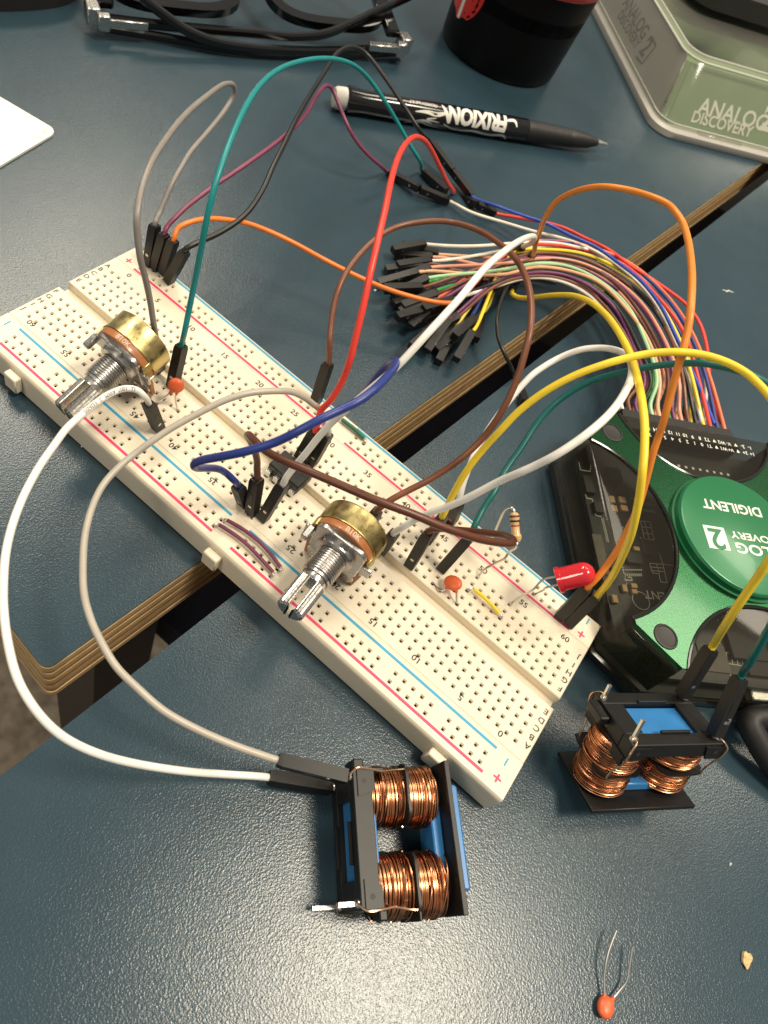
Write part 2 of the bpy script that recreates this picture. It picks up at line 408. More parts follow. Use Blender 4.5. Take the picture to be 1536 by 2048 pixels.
# ------------------------------------------------------------------ breadboard
ZT = 0.85; P = 0.254
XE = 8.268
bb = thing('breadboard', 'long cream solderless breadboard lying across the gap between the two tables', 'breadboard', (0, 0, 0))
COLS = [k * P for k in range(-31, 32)]
def socket_strip(name, x0, x1, y0, y1, xs, ys, skip, a=.052, b=.027, dep=.06, near_round=False):
    """plastic block whose top carries funnel-shaped sockets"""
    ch = .022; ms = Mesh()
    X0, X1, Y0, Y1 = x0 + ch, x1 - ch, y0 + (.12 if near_round else ch), y1 - ch
    gx = [X0] + [q for x in xs for q in (x - a, x + a)] + [X1]; gy = [Y0] + [q for y in ys for q in (y - a, y + a)] + [Y1]
    nx, ny = len(gx), len(gy)
    ms.add([(x, y, ZT) for y in gy for x in gx], [], 0); fs = []
    holes = []
    for j in range(ny - 1):
        for i in range(nx - 1):
            if i % 2 == 1 and j % 2 == 1 and not skip((i - 1) // 2, (j - 1) // 2): holes.append((i, j)); continue
            fs.append((j * nx + i, j * nx + i + 1, (j + 1) * nx + i + 1, (j + 1) * nx + i))
    ms.f += fs; ms.m += [0] * len(fs)
    for i, j in holes:
        x, y = (gx[i] + gx[i + 1]) / 2, (gy[j] + gy[j + 1]) / 2
        r0 = [j * nx + i, j * nx + i + 1, (j + 1) * nx + i + 1, (j + 1) * nx + i]
        k = len(ms.v); c = [(-1, -1), (1, -1), (1, 1), (-1, 1)]
        ms.v += [Vector((x + sx * b, y + sy * b, ZT - .05)) for sx, sy in c] + [Vector((x + sx * b, y + sy * b, ZT - .05 - dep)) for sx, sy in c]
        for q in range(4):
            r = (q + 1) % 4
            ms.f.append((r0[q], r0[r], k + r, k + q)); ms.m.append(0)
            ms.f.append((k + q, k + r, k + 4 + r, k + 4 + q)); ms.m.append(1)
        ms.f.append((k + 4, k + 5, k + 6, k + 7)); ms.m.append(1)
    # skirt
    zb = .04
    if near_round:
        prof = [(0, 0), (.06, .012), (.10, .05), (.118, .11), (.12, .2)]
    else: prof = [(0, 0), (ch, ch)]
    rings = []
    for d, dz in prof:
        ex = min(d, ch)
        rings.append([(X0 - ex, Y0 - d, ZT - dz), (X1 + ex, Y0 - d, ZT - dz), (X1 + ex, Y1 + ex, ZT - min(dz, ch)), (X0 - ex, Y1 + ex, ZT - min(dz, ch))])
    q = rings[-1]; rings.append([(x, y, zb) for x, y, z in q])
    k = len(ms.v); ms.v += [Vector(p) for r in rings for p in r]
    for r in range(len(rings) - 1):
        for i in range(4):
            j = (i + 1) % 4
            ms.f.append((k + r * 4 + j, k + r * 4 + i, k + r * 4 + 4 + i, k + r * 4 + 4 + j)); ms.m.append(0)
    ms.f = [f for f in ms.f]
    o = ms.build(name, [M['board'], M['pit']], bb, angle=30)
    bm = bmesh.new(); bm.from_mesh(o.data); bmesh.ops.remove_doubles(bm, verts=bm.verts, dist=1e-5); bmesh.ops.recalc_face_normals(bm, faces=bm.faces); bm.to_mesh(o.data); bm.free()
    o.data.set_sharp_from_angle(angle=math.radians(30))
    return o
never = lambda i, j: False
socket_strip('terminal_strip', -XE, XE, -1.706, -.10, COLS, [(-5.5 + k) * P for k in range(5)], never)
socket_strip('terminal_strip', -XE, XE, .215, 1.894, COLS, [(1.5 + k) * P for k in range(5)], never)
RAILX = [-7.53 + k * P for k in range(60)]
def rail_skip(i, j): return (i % 6 == 5) if i < 30 else ((i - 30) % 6 == 0) if i >= 30 else False
# ten groups of five, the extra gap in the middle
socket_strip('power_rail', -XE, XE, -2.735, -1.716, RAILX, [-2.368, -2.12], rail_skip, near_round=True)
socket_strip('power_rail', -XE, XE, 1.904, 2.735, RAILX, [2.142, 2.39], rail_skip)
ms = Mesh(); ms.box((-XE + .03, -.105, .05), (XE - .03, .22, .60)); ms.box((-XE + .03, -1.73, .05), (XE - .03, -1.69, .832)); ms.box((-XE + .03, 1.88, .05), (XE - .03, 1.92, .832)); ms.build('centre_channel', M['board'], bb, smooth=False)
Mesh().box((-XE + .01, -2.70, .002), (XE - .01, 2.72, .038)).build('backing_sheet', M['paper'], bb, smooth=False)
for u_, v_ in ((872, 1512), (428, 1112), (36, 755)):
    c = at(u_, v_, .45); x = c.x
    Mesh().box((x - .21, -2.95, .16), (x + .21, -2.734, .66), ch=.03).build('locating_tab', M['board'], bb)
for u_, v_ in ((872, 1512), (428, 1112)):
    pass
def inkline(name, m, x0, x1, y, w=.07):
    Mesh().box((x0, y - w / 2, ZT - .01), (x1, y + w / 2, ZT + .005)).build(name, m, bb, smooth=False)
gx0, gx1 = at(430, 1057, ZT).x, at(461, 1095, ZT).x
inkline('red_line', M['redline'], -7.58, gx0, -2.508); inkline('red_line', M['redline'], gx1, 7.61, -2.508)
hx0, hx1 = at(463, 1031, ZT).x, at(498, 1062, ZT).x
inkline('blue_line', M['blueline'], -7.67, hx0, -1.856); inkline('blue_line', M['blueline'], hx1, 7.61, -1.856)
fx1 = at(688, 886, ZT).x
inkline('red_line', M['redline'], -7.64, fx1 - .62, 1.990); inkline('red_line', M['redline'], fx1, 7.62, 1.990)
inkline('blue_line', M['blueline'], -7.64, fx1 - .55, 2.650); inkline('blue_line', M['blueline'], fx1 - .05, 7.45, 2.650)

EX, EY = Vector((1, 0, 0)), Vector((0, 1, 0))
ink = Mesh()
def board_text(s, u_, v_, size, flip, msh=ink, bold=0.012):
    o = at(u_, v_, ZT + .005); o.z = ZT + .005
    T = frame(o, -EX if flip else EX, -EY if flip else EY)
    put_text(msh, s, T, size, bold=bold, sx=1.12)
r2 = lambda u_, v_: (880 + u_ / 4.5176, 1200 + v_ / 4.5176)
r1 = lambda u_, v_: (u_ / 5.12, 480 + v_ / 5.12)
for ch_, uv in zip('ABCDE', ((790, 1318), (830, 1238), (873, 1160), (917, 1085), (960, 1010))): board_text(ch_, *r2(*uv), .20, True)
for ch_, uv in zip('FGHIJ', ((1088, 800), (1127, 722), (1165, 655), (1208, 587), (1250, 515))): board_text(ch_, *r2(*uv), .20, True)
for ch_, uv in zip('ABCDE', ((1105, 265), (1030, 298), (960, 338), (885, 372), (805, 412))): board_text(ch_, *r1(*uv), .20, False)
for ch_, uv in zip('FGHIJ', ((570, 525), (500, 575), (415, 617), (335, 655), (245, 697))): board_text(ch_, *r1(*uv), .20, False)
for n_, uv in (('0', r2(548, 1205)), ('5', r2(188, 880)), ('10', (833, 1318)), ('15', (747, 1245)), ('20', (672, 1170)), ('25', (582, 1098)), ('30', (503, 1030)), ('35', (426, 962)), ('40', (347, 893)),
               ('45', (270, 830)), ('50', (200, 768)), ('55', r1(672, 1160)), ('60', r1(322, 852))): board_text(n_, *uv, .215, True)
for n_, uv in (('60', r2(1130, 345)), ('55', r2(755, 35)), ('50', (966, 1140)), ('45', (888, 1076)), ('40', (812, 1010)), ('35', (735, 948)), ('30', (661, 888)), ('25', (589, 826)), ('20', (519, 768)),
               ('15', (449, 711)), ('10', (382, 656)), ('5', (315, 601)), ('0', r1(1320, 362))): board_text(n_, *uv, .215, False)
ink.build('printed_numbers', M['ink'], bb, smooth=False, kind='stuff')
def cross(u_, v_, s=.2, w=.045):
    c = at(u_, v_, ZT); m_ = Mesh()
    m_.box((c.x - s / 2, c.y - w / 2, ZT - .01), (c.x + s / 2, c.y + w / 2, ZT + .005)); m_.box((c.x - w / 2, c.y - s / 2, ZT - .01), (c.x + w / 2, c.y + s / 2, ZT + .0062))
    m_.build('plus_mark', M['redline'], bb, smooth=False)
def dash(u_, v_, s=.2, w=.04):
    c = at(u_, v_, ZT); Mesh().box((c.x - w / 2, c.y - s / 2, ZT - .01), (c.x + w / 2, c.y + s / 2, ZT + .005)).build('minus_mark', M['blueline'], bb, smooth=False)
cross(*r2(517, 1610)); dash(*r2(598, 1465)); cross(*r2(1275, 310)); dash(*r2(1335, 195)); cross(*r1(1318, 212)); dash(*r1(75, 850))

# ------------------------------------------------------------------ potentiometers
def potentiometer(label, T):
    """local axes: z along the shaft, x to the right of someone facing the shaft, y up"""
    t = thing('potentiometer', label, 'potentiometer', T=T, group='potentiometers standing on the breadboard')
    R_ = .80
    can = Mesh(); can.lathe([(R_ - .06, -.76), (R_ - .01, -.73), (R_, -.68), (R_, -.22), (R_ + .012, -.20), (R_ + .012, -.17)], 56)
    for a in (20, 160, 200, 340):                       # folded lugs
        A = math.radians(a); rot = Matrix.Rotation(A, 4, 'Z')
        can.box((R_ - .05, -.10, -.2), (R_ + .02, .10, .07), ch=.015, T=rot)
    can.build('metal_can', M['brass'], t, world=False)
    wf = Mesh(); wf.lathe([(R_ - .02, -.17), (R_ - .005, -.15), (R_ - .005, .02), (R_ - .03, .04)], 56)
    wf.prism([(-.70, -1.16), (.70, -1.16), (.76, -.5), (.6, 0), (-.6, 0), (-.76, -.5)], -.10, .0)
    wf.build('resistive_wafer', M['phenolic'], t, world=False)
    # the lettering reads along the rim, tops towards the can
    pr_ = Mesh(); vs, fs = text2d('B10K', .18, .012, sub=1)
    out = []
    for x, y in vs:
        a = math.radians(84) - x / R_; out.append(((R_ - .001) * math.cos(a), (R_ - .001) * math.sin(a), -.065 - y))
    pr_.add(out, fs); pr_.build('value_print', M['pale_print'], t, world=False, smooth=False)
    fp = Mesh()
    fp.prism(rrect(1.30, 1.22, .22, 4), .04, .15, ch=.025)
    fp.prism([(-.20, .3), (.20, .3), (.24, .70), (-.24, .70)], .15, .20, ch=.02)
    fp.box((-.90, -.16, .03), (-.62, .16, .13), ch=.02); fp.box((.62, -.16, .03), (.90, .16, .13), ch=.02)
    fp.lathe([(.50, .15), (.48, .26), (.40, .29), (.36, .30)], 32)
    fp.box((-.83, .12, .10), (-.66, .30, .46), ch=.03)
    fp.build('face_plate', M['zinc'], t, world=False)
    b = Mesh(); prof = [(.34, .28)]; z = .30
    while z < .88: prof += [(.33, z), (.37, z + .022), (.37, z + .038), (.33, z + .06)]; z += .066
    prof += [(.33, .95), (.30, .955)]
    b.lathe(prof, 36); b.build('threaded_bushing', M['zinc'], t, world=False, angle=25)
    # split knurled shaft: two fluted half-round prongs with a slot between
    sh = Mesh(); sh.lathe([(.26, .95), (.285, .96), (.285, 1.10), (.28, 1.11)], 24)
    for sgn in (1, -1):
        prof = []
        n = 22
        for i in range(n + 1):
            a = math.pi * i / n; rr = .295 - (.022 if i % 2 else 0)
            prof.append((rr * math.cos(a) * 1.0, .085 + max(0, rr * math.sin(a) - .05)))
        poly = [(x, y * sgn) for x, y in prof]
        if sgn < 0: poly = poly[::-1]
        sh.prism(poly, 1.10, 1.93, ch=.05, T=Matrix.Rotation(math.pi / 2, 4, 'Z'))
    sh.build('split_shaft', M['steel'], t, world=False, angle=28, )
    for x in (-.5, 0, .5):
        l = Mesh(); l.lathe([(.17, 0), (.15, .03), (.07, .035), (.07, .02)], 20, T=Matrix.Translation((x, -.90, .0)))
        l.prism([(x - .10, -1.12), (x + .10, -1.12), (x + .10, -.85), (x - .10, -.85)], .0, .025)
        l.prism([(x - .035, -1.75), (x + .035, -1.75), (x + .05, -1.1), (x - .05, -1.1)], .004, .03)
        l.build('terminal', M['tin'], t, world=False)
    return t
Y1_ = Vector((0, 0, 1))
def pot_frame(c, yaw_deg, pitch_deg=0):
    a = math.radians(yaw_deg); b = math.radians(pitch_deg); z = Vector((math.cos(a) * math.cos(b), math.sin(a) * math.cos(b), math.sin(b))); x = Y1_.cross(z).normalized(); y = z.cross(x)
    return Matrix(((x.x, y.x, z.x, c.x), (x.y, y.y, z.y, c.y), (x.z, y.z, z.z, c.z), (0, 0, 0, 1)))
c2 = at(679, 1096, 2.02); c1 = at(248, 714, 2.05)
pa = potentiometer('brass-backed potentiometer with a threaded shaft, standing at the middle of the breadboard', pot_frame(c2, -86, -4))
pb = copy_tree(pa); pb['label'] = 'brass-backed potentiometer at the far left end of the breadboard, white wire looping past its shaft'
pb.matrix_basis = pot_frame(c1, -88, -17)

# ------------------------------------------------------------------ small parts on the board
def lens_disc(ms, T, rx, ry, rz, n=20, m=12):
    vs = [(0, 0, rz)]; fs = []
    for j in range(1, m):
        ph = math.pi * j / m
        for i in range(n):
            th = 2 * math.pi * i / n
            vs.append((rx * math.sin(ph) ** .8 * math.cos(th), ry * math.sin(ph) ** .8 * math.sin(th), rz * math.cos(ph)))
    vs.append((0, 0, -rz)); k = len(vs) - 1
    for i in range(n): fs.append((0, 1 + i, 1 + (i + 1) % n)); fs.append((k, 1 + (m - 2) * n + (i + 1) % n, 1 + (m - 2) * n + i))
    for j in range(m - 2):
        for i in range(n):
            a, b = 1 + j * n + i, 1 + j * n + (i + 1) % n
            fs.append((a, a + n, b + n, b))
    ms.add(vs, fs, 0, T)
def capacitor(label, centre, face, upv, rx, ry, leads):
    t = thing('ceramic_capacitor', label, 'capacitor', centre, group='orange ceramic disc capacitors')
    x = Vector(upv).cross(Vector(face)); T = frame(centre, x, z=face)
    ms = Mesh(); lens_disc(ms, T, rx, ry, .10)
    for l in leads:                                    # the coating runs a little way down each lead
        p0, p1 = Vector(l[0]), Vector(l[1]); d = (p1 - p0); c = Vector(centre)
        ms.tube([c.lerp(p0, .6), p0, p0 + d.normalized() * .10], .055, 8, taper=[1.2, 1, .55])
    ms.build('disc', M['disc'], t)
    for l in leads: Mesh().tube(smooth_path(spline(l, 6), 1), .024, 8).build('lead', M['tin'], t)
    return t
view = lambda p: (CAM - Vector(p)).normalized()
c = at(352, 771, 1.62)
capacitor('orange disc capacitor standing behind the left potentiometer, beside the teal wire', c, (view(c) + Vector((.3, -.5, -.25))), (0, 0, 1), .205, .20,
          [[at(343, 783, 1.46), at(335, 790, 1.3), at(322, 800, 1.05), at(312, 808, .78)], [at(354, 784, 1.46), at(351, 795, 1.25), at(353, 812, .98), at(356, 824, .78)]])
c = at(906, 1166, 1.16)
capacitor('orange disc capacitor low on the board between two bare leads, beside the yellow link', c, (-.45, -.35, .8), (-.1, .8, .3), .235, .19,
          [[at(896, 1170, 1.1), at(890, 1180, 1.0), at(882, 1181, .95), at(864, 1165, .80)], [at(912, 1178, 1.1), at(913, 1190, 1.03), at(913, 1202, .92), at(915, 1210, .78)]])
c = at(1211, 2014, .12)
capacitor('loose orange disc capacitor lying on the near table with its two leads spread', c, (-.1, .1, 1), (0, 1, 0), .175, .215,
          [[at(1208, 1999, .12), at(1209, 1985, .12), at(1208, 1955, .16), at(1211, 1930, .22), at(1218, 1900, .26), at(1233, 1861, .3)],
           [at(1222, 2002, .12), at(1232, 1990, .12), at(1246, 1973, .14), at(1253, 1963, .16), at(1259, 1930, .2), at(1265, 1894, .24)]])
# resistor
b0 = at(1033, 1082, 2.35); b1 = reach(b0, (1028, 1025), .66, True)
if b1.z < b0.z: b1 = at(1028, 1025, 2.7)
t = thing('resistor', 'beige striped resistor on bent leads at the far rail of the breadboard', 'resistor', b0)
T = zframe(b0, b1 - b0); Lr = (b1 - b0).length
prof = [(.02, -.04), (.08, -.02), (.125, .05), (.128, .12), (.10, .19), (.10, Lr - .19), (.122, Lr - .12), (.12, Lr - .05), (.08, Lr + .01), (.02, Lr + .03)]
Mesh().lathe(prof, 24, T=T).build('body', M['resistor'], t)
for z0, z1, r_, cc in ((Lr - .10, Lr - .05, .1245, (.14, .04, .02)), (Lr - .21, Lr - .165, .1115, (.012, .010, .010)), (Lr - .32, Lr - .275, .1035, (.42, .09, .03)), (.075, .12, .1315, (.55, .36, .08))):
    Mesh().lathe([(r_, z0), (r_ + .001, z0 + .004), (r_ + .001, z1 - .004), (r_, z1)], 24, T=T).build('colour_band', mat('band paint', cc, .35), t)
ax = (b1 - b0).normalized()
Mesh().tube(spline([b1, b1 + ax * .08, at(1022, 1015, b1.z + .02), at(1011, 1019, b1.z - .15), at(1000, 1040, b1.z - .6), at(989, 1067, 1.5), at(984, 1084, .78)], 7), .03, 8).build('lead', M['tin'], t)
Mesh().tube(spline([b0, b0 - ax * .12, at(1017, 1105, 1.85), at(1010, 1116, 1.7), at(991, 1126, 1.4), at(966, 1141, 1.05), at(956, 1155, .76)], 7), .03, 8).build('lead', M['tin'], t)
# LED
M['led'] = mat('red epoxy', (.95, .03, .05), .14, coat=.5)
M['led'].node_tree.nodes['Principled BSDF'].inputs['Transmission Weight'].default_value = .35
M['led'].node_tree.nodes['Principled BSDF'].inputs['Subsurface Weight'].default_value = .3
M['led'].node_tree.nodes['Principled BSDF'].inputs['Subsurface Scale'].default_value = .15
l0 = at(1114, 1161, 2.15); l1 = reach(l0, (1189, 1142), .86, True)
if (l1.z - l0.z) > .6: l1 = l0 + (at(1189, 1142, l0.z + .25) - l0).normalized() * .86
t = thing('red_led', 'red round-topped LED leaning over the far edge of the breadboard', 'LED', l0)
T = zframe(l0, l1 - l0)
Mesh().lathe([(.30, 0), (.32, .015), (.32, .10), (.28, .12), (.28, .60)] + [(.28 * math.cos(a), .60 + .28 * math.sin(a)) for a in [math.radians(q) for q in (12, 25, 38, 50, 62, 74, 84)]], 36, T=T).build('lens', M['led'], t)
d = (l1 - l0).normalized(); sx_ = T.to_3x3() @ Vector((1, 0, 0))
Mesh().tube(spline([l0 - sx_ * .1, l0 - sx_ * .1 - d * .3, at(1066, 1179, 1.75), at(1040, 1193, 1.25), at(1021, 1208, .76)], 8), .026, 6).build('lead', M['tin'], t)
Mesh().tube(spline([l0 + sx_ * .1, l0 + sx_ * .1 - d * .3, at(1090, 1178, 1.5), at(1069, 1189, .76)], 8), .026, 6).build('lead', M['tin'], t)

# bare-ended link wires lying on the board
def link(label, pts, col, r=.048, e0=None, e1=None, group=None):
    pts = [at(u_, v_, z_) for u_, v_, z_ in pts]
    t = thing('link_wire', label, 'link wire', pts[0], group=group)
    Mesh().tube(spline(pts, 8), r, 10).build('insulation', wm(col), t)
    for e, p in ((e0, [pts[0], pts[1]]), (e1, [pts[-1], pts[-2]])):
        q = at(*e, .74); m_ = p[0] + (p[0] - p[1]).normalized() * .05
        Mesh().tube(spline([p[0], m_, at(e[0], e[1], .92), q], 5), .024, 8).build('bare_end', M['tin'], t)
link('purple link wire over the near rail sockets, the one nearer the board edge', [(438, 1049, .98), (470, 1070, .96), (492, 1087, .98), (515, 1110, .97), (546, 1144, .95)], 'plum', .046, (430, 1053), (543, 1153))
link('purple link wire over the near rail sockets, the one nearer the blue line', [(454, 1040, .98), (485, 1058, .97), (517, 1082, .98), (540, 1106, .97), (561, 1134, .95)], 'plum', .046, (447, 1041), (558, 1143))
link('short yellow link wire with bare ends beside the low orange capacitor', [(948, 1178, .97), (960, 1188, .98), (972, 1198, 1.0), (985, 1211, .98), (999, 1226, .95)], 'yellow', .05, (936, 1180), (1004, 1234))
link('green link wire along the blue line of the far rail', [(684, 839, .95), (697, 849, .95), (712, 861, .95), (729, 877, .93)], 'dkgreen', .058, (678, 833), (731, 884))

# eight-legged chip across the centre channel
cI = at(583, 938, 1.22)
t = thing('integrated_circuit', 'black eight-legged chip straddling the centre channel under the wires', 'chip', (cI.x, cI.y, ZT))
Mesh().box((cI.x - .48, cI.y - .32, ZT + .06), (cI.x + .48, cI.y + .32, ZT + .40), ch=.03).build('package', M['black'], t)
for sy in (-1, 1):
    for k in range(4):
        x = cI.x + (k - 1.5) * P; y0 = cI.y + sy * .315; y1 = cI.y + sy * .40
        m_ = Mesh(); m_.box((x - .07, min(y0, y1), ZT + .20), (x + .07, max(y0, y1), ZT + .235), ch=.01)
        m_.prism([(x - .065, y1 - .02), (x + .065, y1 - .02), (x + .065, y1 + .02), (x - .065, y1 + .02)], ZT + .02, ZT + .225); m_.box((x - .025, y1 - .014, ZT - .08), (x + .025, y1 + .014, ZT + .02))
        m_.build('pin', M['steel'], t)

# ------------------------------------------------------------------ jumper wires
def housing(t, B, Tp, ref=(1, 0, 0), pin=.25, face=1):
    """black one-way connector shell from B (contact end) to Tp (wire end)"""
    T = zframe(B, Tp - B, ref); L_ = (Tp - B).length; h = .127
    ms = Mesh(); n = 4
    prof = [(h, 0), (h, L_ - .10), (h * .86, L_)]
    pts = []
    for rr, z in prof: pts += [(rr, rr, z), (-rr, rr, z), (-rr, -rr, z), (rr, -rr, z)]
    fs = [(k * 4 + i, k * 4 + (i + 1) % 4, (k + 1) * 4 + (i + 1) % 4, (k + 1) * 4 + i) for k in range(2) for i in range(4)] + [(3, 2, 1, 0)]
    # recessed wire mouth
    q = len(pts); a = h * .62
    pts += [(a, a, L_), (-a, a, L_), (-a, -a, L_), (a, -a, L_), (a, a, L_ - .12), (-a, a, L_ - .12), (-a, -a, L_ - .12), (a, -a, L_ - .12)]
    for i in range(4):
        j = (i + 1) % 4; fs += [(8 + i, 8 + j, q + j, q + i), (q + i, q + j, q + 4 + j, q + 4 + i)]
    fs.append((q + 4, q + 5, q + 6, q + 7))
    ms.add(pts, fs, 0, T)
    # latch tongue standing proud of the slot
    s = face
    ms.box((-.05, s * h - (.012 if s > 0 else -.0), L_ * .30), (.05, s * h + (.0 if s > 0 else .012), L_ * .62), 0, T=T @ Matrix.Translation((0, s * .006, 0)))
    o = ms.build('housing', M['black'], t, angle=30)
    Mesh().box((-.045, min(s * h, s * (h + .004)), L_ * .24), (.045, max(s * h, s * (h + .004)), L_ * .29), T=T).build('contact_window', M['steel'], o, smooth=False)
    if pin: Mesh().box((-.031, -.031, -pin), (.031, .031, .02), T=T).build('pin', M['tin'], t, smooth=False)
    return T
def jumper(label, col, path, ends, r=.075, group='jumper wires', name='jumper_wire', per=9):
    """ends: up to two (contact point, z, wire-end pixel, face); the path joins the wire ends"""
    hs = []
    for e in ends:
        if e is None: hs.append(None); continue
        B = e['p'] if 'p' in e else at(*e['b'], e.get('z', .88))
        Tp = B + e['d'].normalized() * 1.4 if 'd' in e else reach(B, e['t'], e.get('L', 1.4), e.get('high', True))
        hs.append((B, Tp, e))
    pts = [at(u_, v_, z_) for u_, v_, z_ in path]
    base = hs[0][0] if hs[0] else pts[0]
    t = thing(name, label, 'jumper wire', base, group=group)
    if hs[0]: B, Tp, e = hs[0]; d = (Tp - B).normalized(); pts = [Tp - d * .11, Tp + d * .10] + pts
    if hs[1]: B, Tp, e = hs[1]; d = (Tp - B).normalized(); pts = pts + [Tp + d * .10, Tp - d * .11]
    c = smooth_path(spline(pts, per), 3)
    Mesh().tube(c, r, 12).build('insulation', wm(col), t)
    for h_ in hs:
        if h_: housing(t, h_[0], h_[1], h_[2].get('ref', (1, 0, 0)), h_[2].get('pin', .25), h_[2].get('face', -1))
    return t, c

# transformer pose is needed for the wires that plug onto its pins
def choke_frame(c, z, x):
    return zframe(c, z, x)
yawT = math.radians(43.0); tl = math.radians(-29)
xT = Vector((math.cos(yawT), math.sin(yawT), 0)); yT0 = Vector((-math.sin(yawT), math.cos(yawT), 0))
zT2 = (Vector((0, 0, 1)) * math.cos(tl) - yT0 * math.sin(tl) * 1.0)
zT2 = (Vector((0, 0, math.cos(tl))) + yT0 * (-math.sin(tl))).normalized()
T2 = zframe((10.514, -.115, .465), zT2, xT)
# first transformer lies on its side: its axis points back along the table
aL = math.radians(41.5); axL = Vector((math.cos(aL), math.sin(aL), 0)); bL = Vector((math.sin(aL), -math.cos(aL), 0))
T1 = zframe((0, 0, 0), -axL, bL)
cf = (at(912, 1522, 1.6) + at(922, 1830, 1.6)) / 2
T1.translation = Vector((cf.x, cf.y, .80))
def pinpt(T, x, y, z=2.07): return T @ Vector((x, y, z))

# white wire looping past the left edge, left potentiometer to the lying transformer
pW = pinpt(T1, -1.08, -.58, 2.12)
t, cW = jumper('white jumper wire sweeping in the outermost loop at left', 'white',
  [(287, 791, 2.55), (274, 780, 2.72), (250, 777, 2.85), (221, 787, 2.95), (193, 805, 3.05), (164, 829, 3.2), (133, 857, 3.3), (108, 891, 3.42), (82, 928, 3.5), (60, 966, 3.55), (40, 1008, 3.6), (22, 1059, 3.6), (11, 1110, 3.55), (7, 1160, 3.5), (7, 1214, 3.4), (16, 1287, 3.3), (36, 1360, 3.1), (73, 1422, 2.9), (120, 1469, 2.6), (182, 1502, 2.2), (255, 1524, 1.7), (365, 1542, 1.05), (456, 1549, .62)],
  [dict(b=(317, 856), t=(297, 806), L=1.25, ref=(0, 1, 0)), dict(p=pW, t=(537, 1555), high=True, pin=0)])
# print on its insulation
pr_ = Mesh(); run = [0]
for i in range(1, len(cW)): run.append(run[-1] + (cW[i] - cW[i - 1]).length)
def along(ms, s, curve, s0, size, r, side):
    L_ = [0]
    for i in range(1, len(curve)): L_.append(L_[-1] + (curve[i] - curve[i - 1]).length)
    vs, fs = text2d(s, size, .0, 'LEFT', sub=1); out = []
    for x, y in vs:
        q = s0 + x; i = max(1, min(len(L_) - 1, next((k for k, l in enumerate(L_) if l >= q), len(L_) - 1)))
        f_ = (q - L_[i - 1]) / max(1e-6, L_[i] - L_[i - 1]); p = curve[i - 1].lerp(curve[i], f_); tg = (curve[i] - curve[i - 1]).normalized()
        n_ = (side - tg * side.dot(tg)).normalized(); w_ = n_.cross(tg); a = y / r
        out.append(p + (n_ * math.cos(a) + w_ * math.sin(a)) * (r + .0025))
    ms.add(out, fs)
along(pr_, 'LL  1007  AWM   2   E326205', cW, .95, .13, .075, (CAM - cW[30]).normalized())
pr_.build('insulation_print', M['ink'], t, smooth=False, kind='stuff')

# grey wire inside the white loop
pG = pinpt(T1, -1.08, .58, 2.12)
jumper('pale grey jumper wire looping inside the white one to the lying transformer', 'greylt',
  [(638, 818, 2.62), (626, 808, 2.75), (607, 794, 3.0), (583, 784, 3.2), (556, 782, 3.35), (498, 786, 3.4), (449, 801, 3.3), (400, 825, 3.1), (340, 858, 2.85), (299, 886, 2.65), (272, 906, 2.5), (239, 933, 2.4), (206, 970, 2.3), (184, 1015, 2.25), (170, 1070, 2.25), (166, 1123, 2.25), (168, 1188, 2.2), (182, 1240, 2.15), (204, 1287, 2.1), (233, 1334, 2.0), (277, 1378, 1.9), (328, 1422, 1.75), (401, 1462, 1.6), (474, 1493, 1.5), (520, 1509, 1.45)],
  [dict(b=(624, 925), t=(655, 868)), dict(p=pG, t=(556, 1520), high=True, pin=0, ref=(0, 0, 1))])
# grey loop at the back left
jumper('dark grey jumper wire making a tall narrow loop at the far left board corner', 'grey',
  [(307, 646, 3.0), (301, 607, 3.6), (291, 558, 4.4), (281, 519, 5.0), (275, 470, 5.5), (274, 435, 5.8), (280, 390, 6.0), (300, 330, 6.1), (330, 280, 6.0), (370, 230, 5.7), (410, 195, 5.3), (450, 168, 4.7), (467, 171, 4.35), (469, 185, 4.1), (462, 200, 3.9), (445, 227, 3.7), (410, 270, 3.4), (380, 305, 3.2), (362, 335, 3.05), (345, 365, 2.9), (330, 400, 2.6), (317, 430, 2.35)],
  [dict(b=(317, 738), t=(313, 684), face=1), dict(b=(297, 527), t=(310, 449), ref=(1, 0, 0))], r=.072)
jumper('mauve jumper wire rising from the back left housings to a joined black connector', 'purple',
  [(335, 452, 2.45), (352, 434, 2.6), (375, 412, 2.7), (410, 385, 2.85), (430, 370, 2.9), (480, 337, 3.1), (550, 287, 3.2), (585, 258, 3.2), (610, 230, 3.15), (630, 197, 3.0), (645, 176, 2.85), (654, 171, 2.75), (664, 177, 2.6), (678, 210, 2.3), (697, 255, 1.9), (715, 285, 1.5), (740, 313, 1.1), (762, 332, .7)],
  [dict(b=(310, 535), t=(329, 468), face=1), dict(b=(838, 377), z=.35, t=(779, 346), high=False, pin=0, ref=(0, 0, 1))], r=.068)
pO = at(958, 556, 1.0)
t, _c = jumper('orange jumper wire from the back left housings into the left tangle of black connectors', 'orange',
  [(355, 458, 2.5), (375, 446, 2.6), (410, 438, 2.6), (440, 438, 2.5), (500, 448, 2.3), (580, 482, 2.0), (650, 520, 1.8), (720, 555, 1.65), (780, 580, 1.6), (850, 600, 1.6), (890, 606, 1.6), (912, 604, 1.6), (926, 592, 1.6), (938, 575, 1.5)],
  [dict(b=(326, 544), t=(347, 480), face=1), dict(p=pO, t=(946, 567), L=1.0, high=False, pin=0)], r=.072)
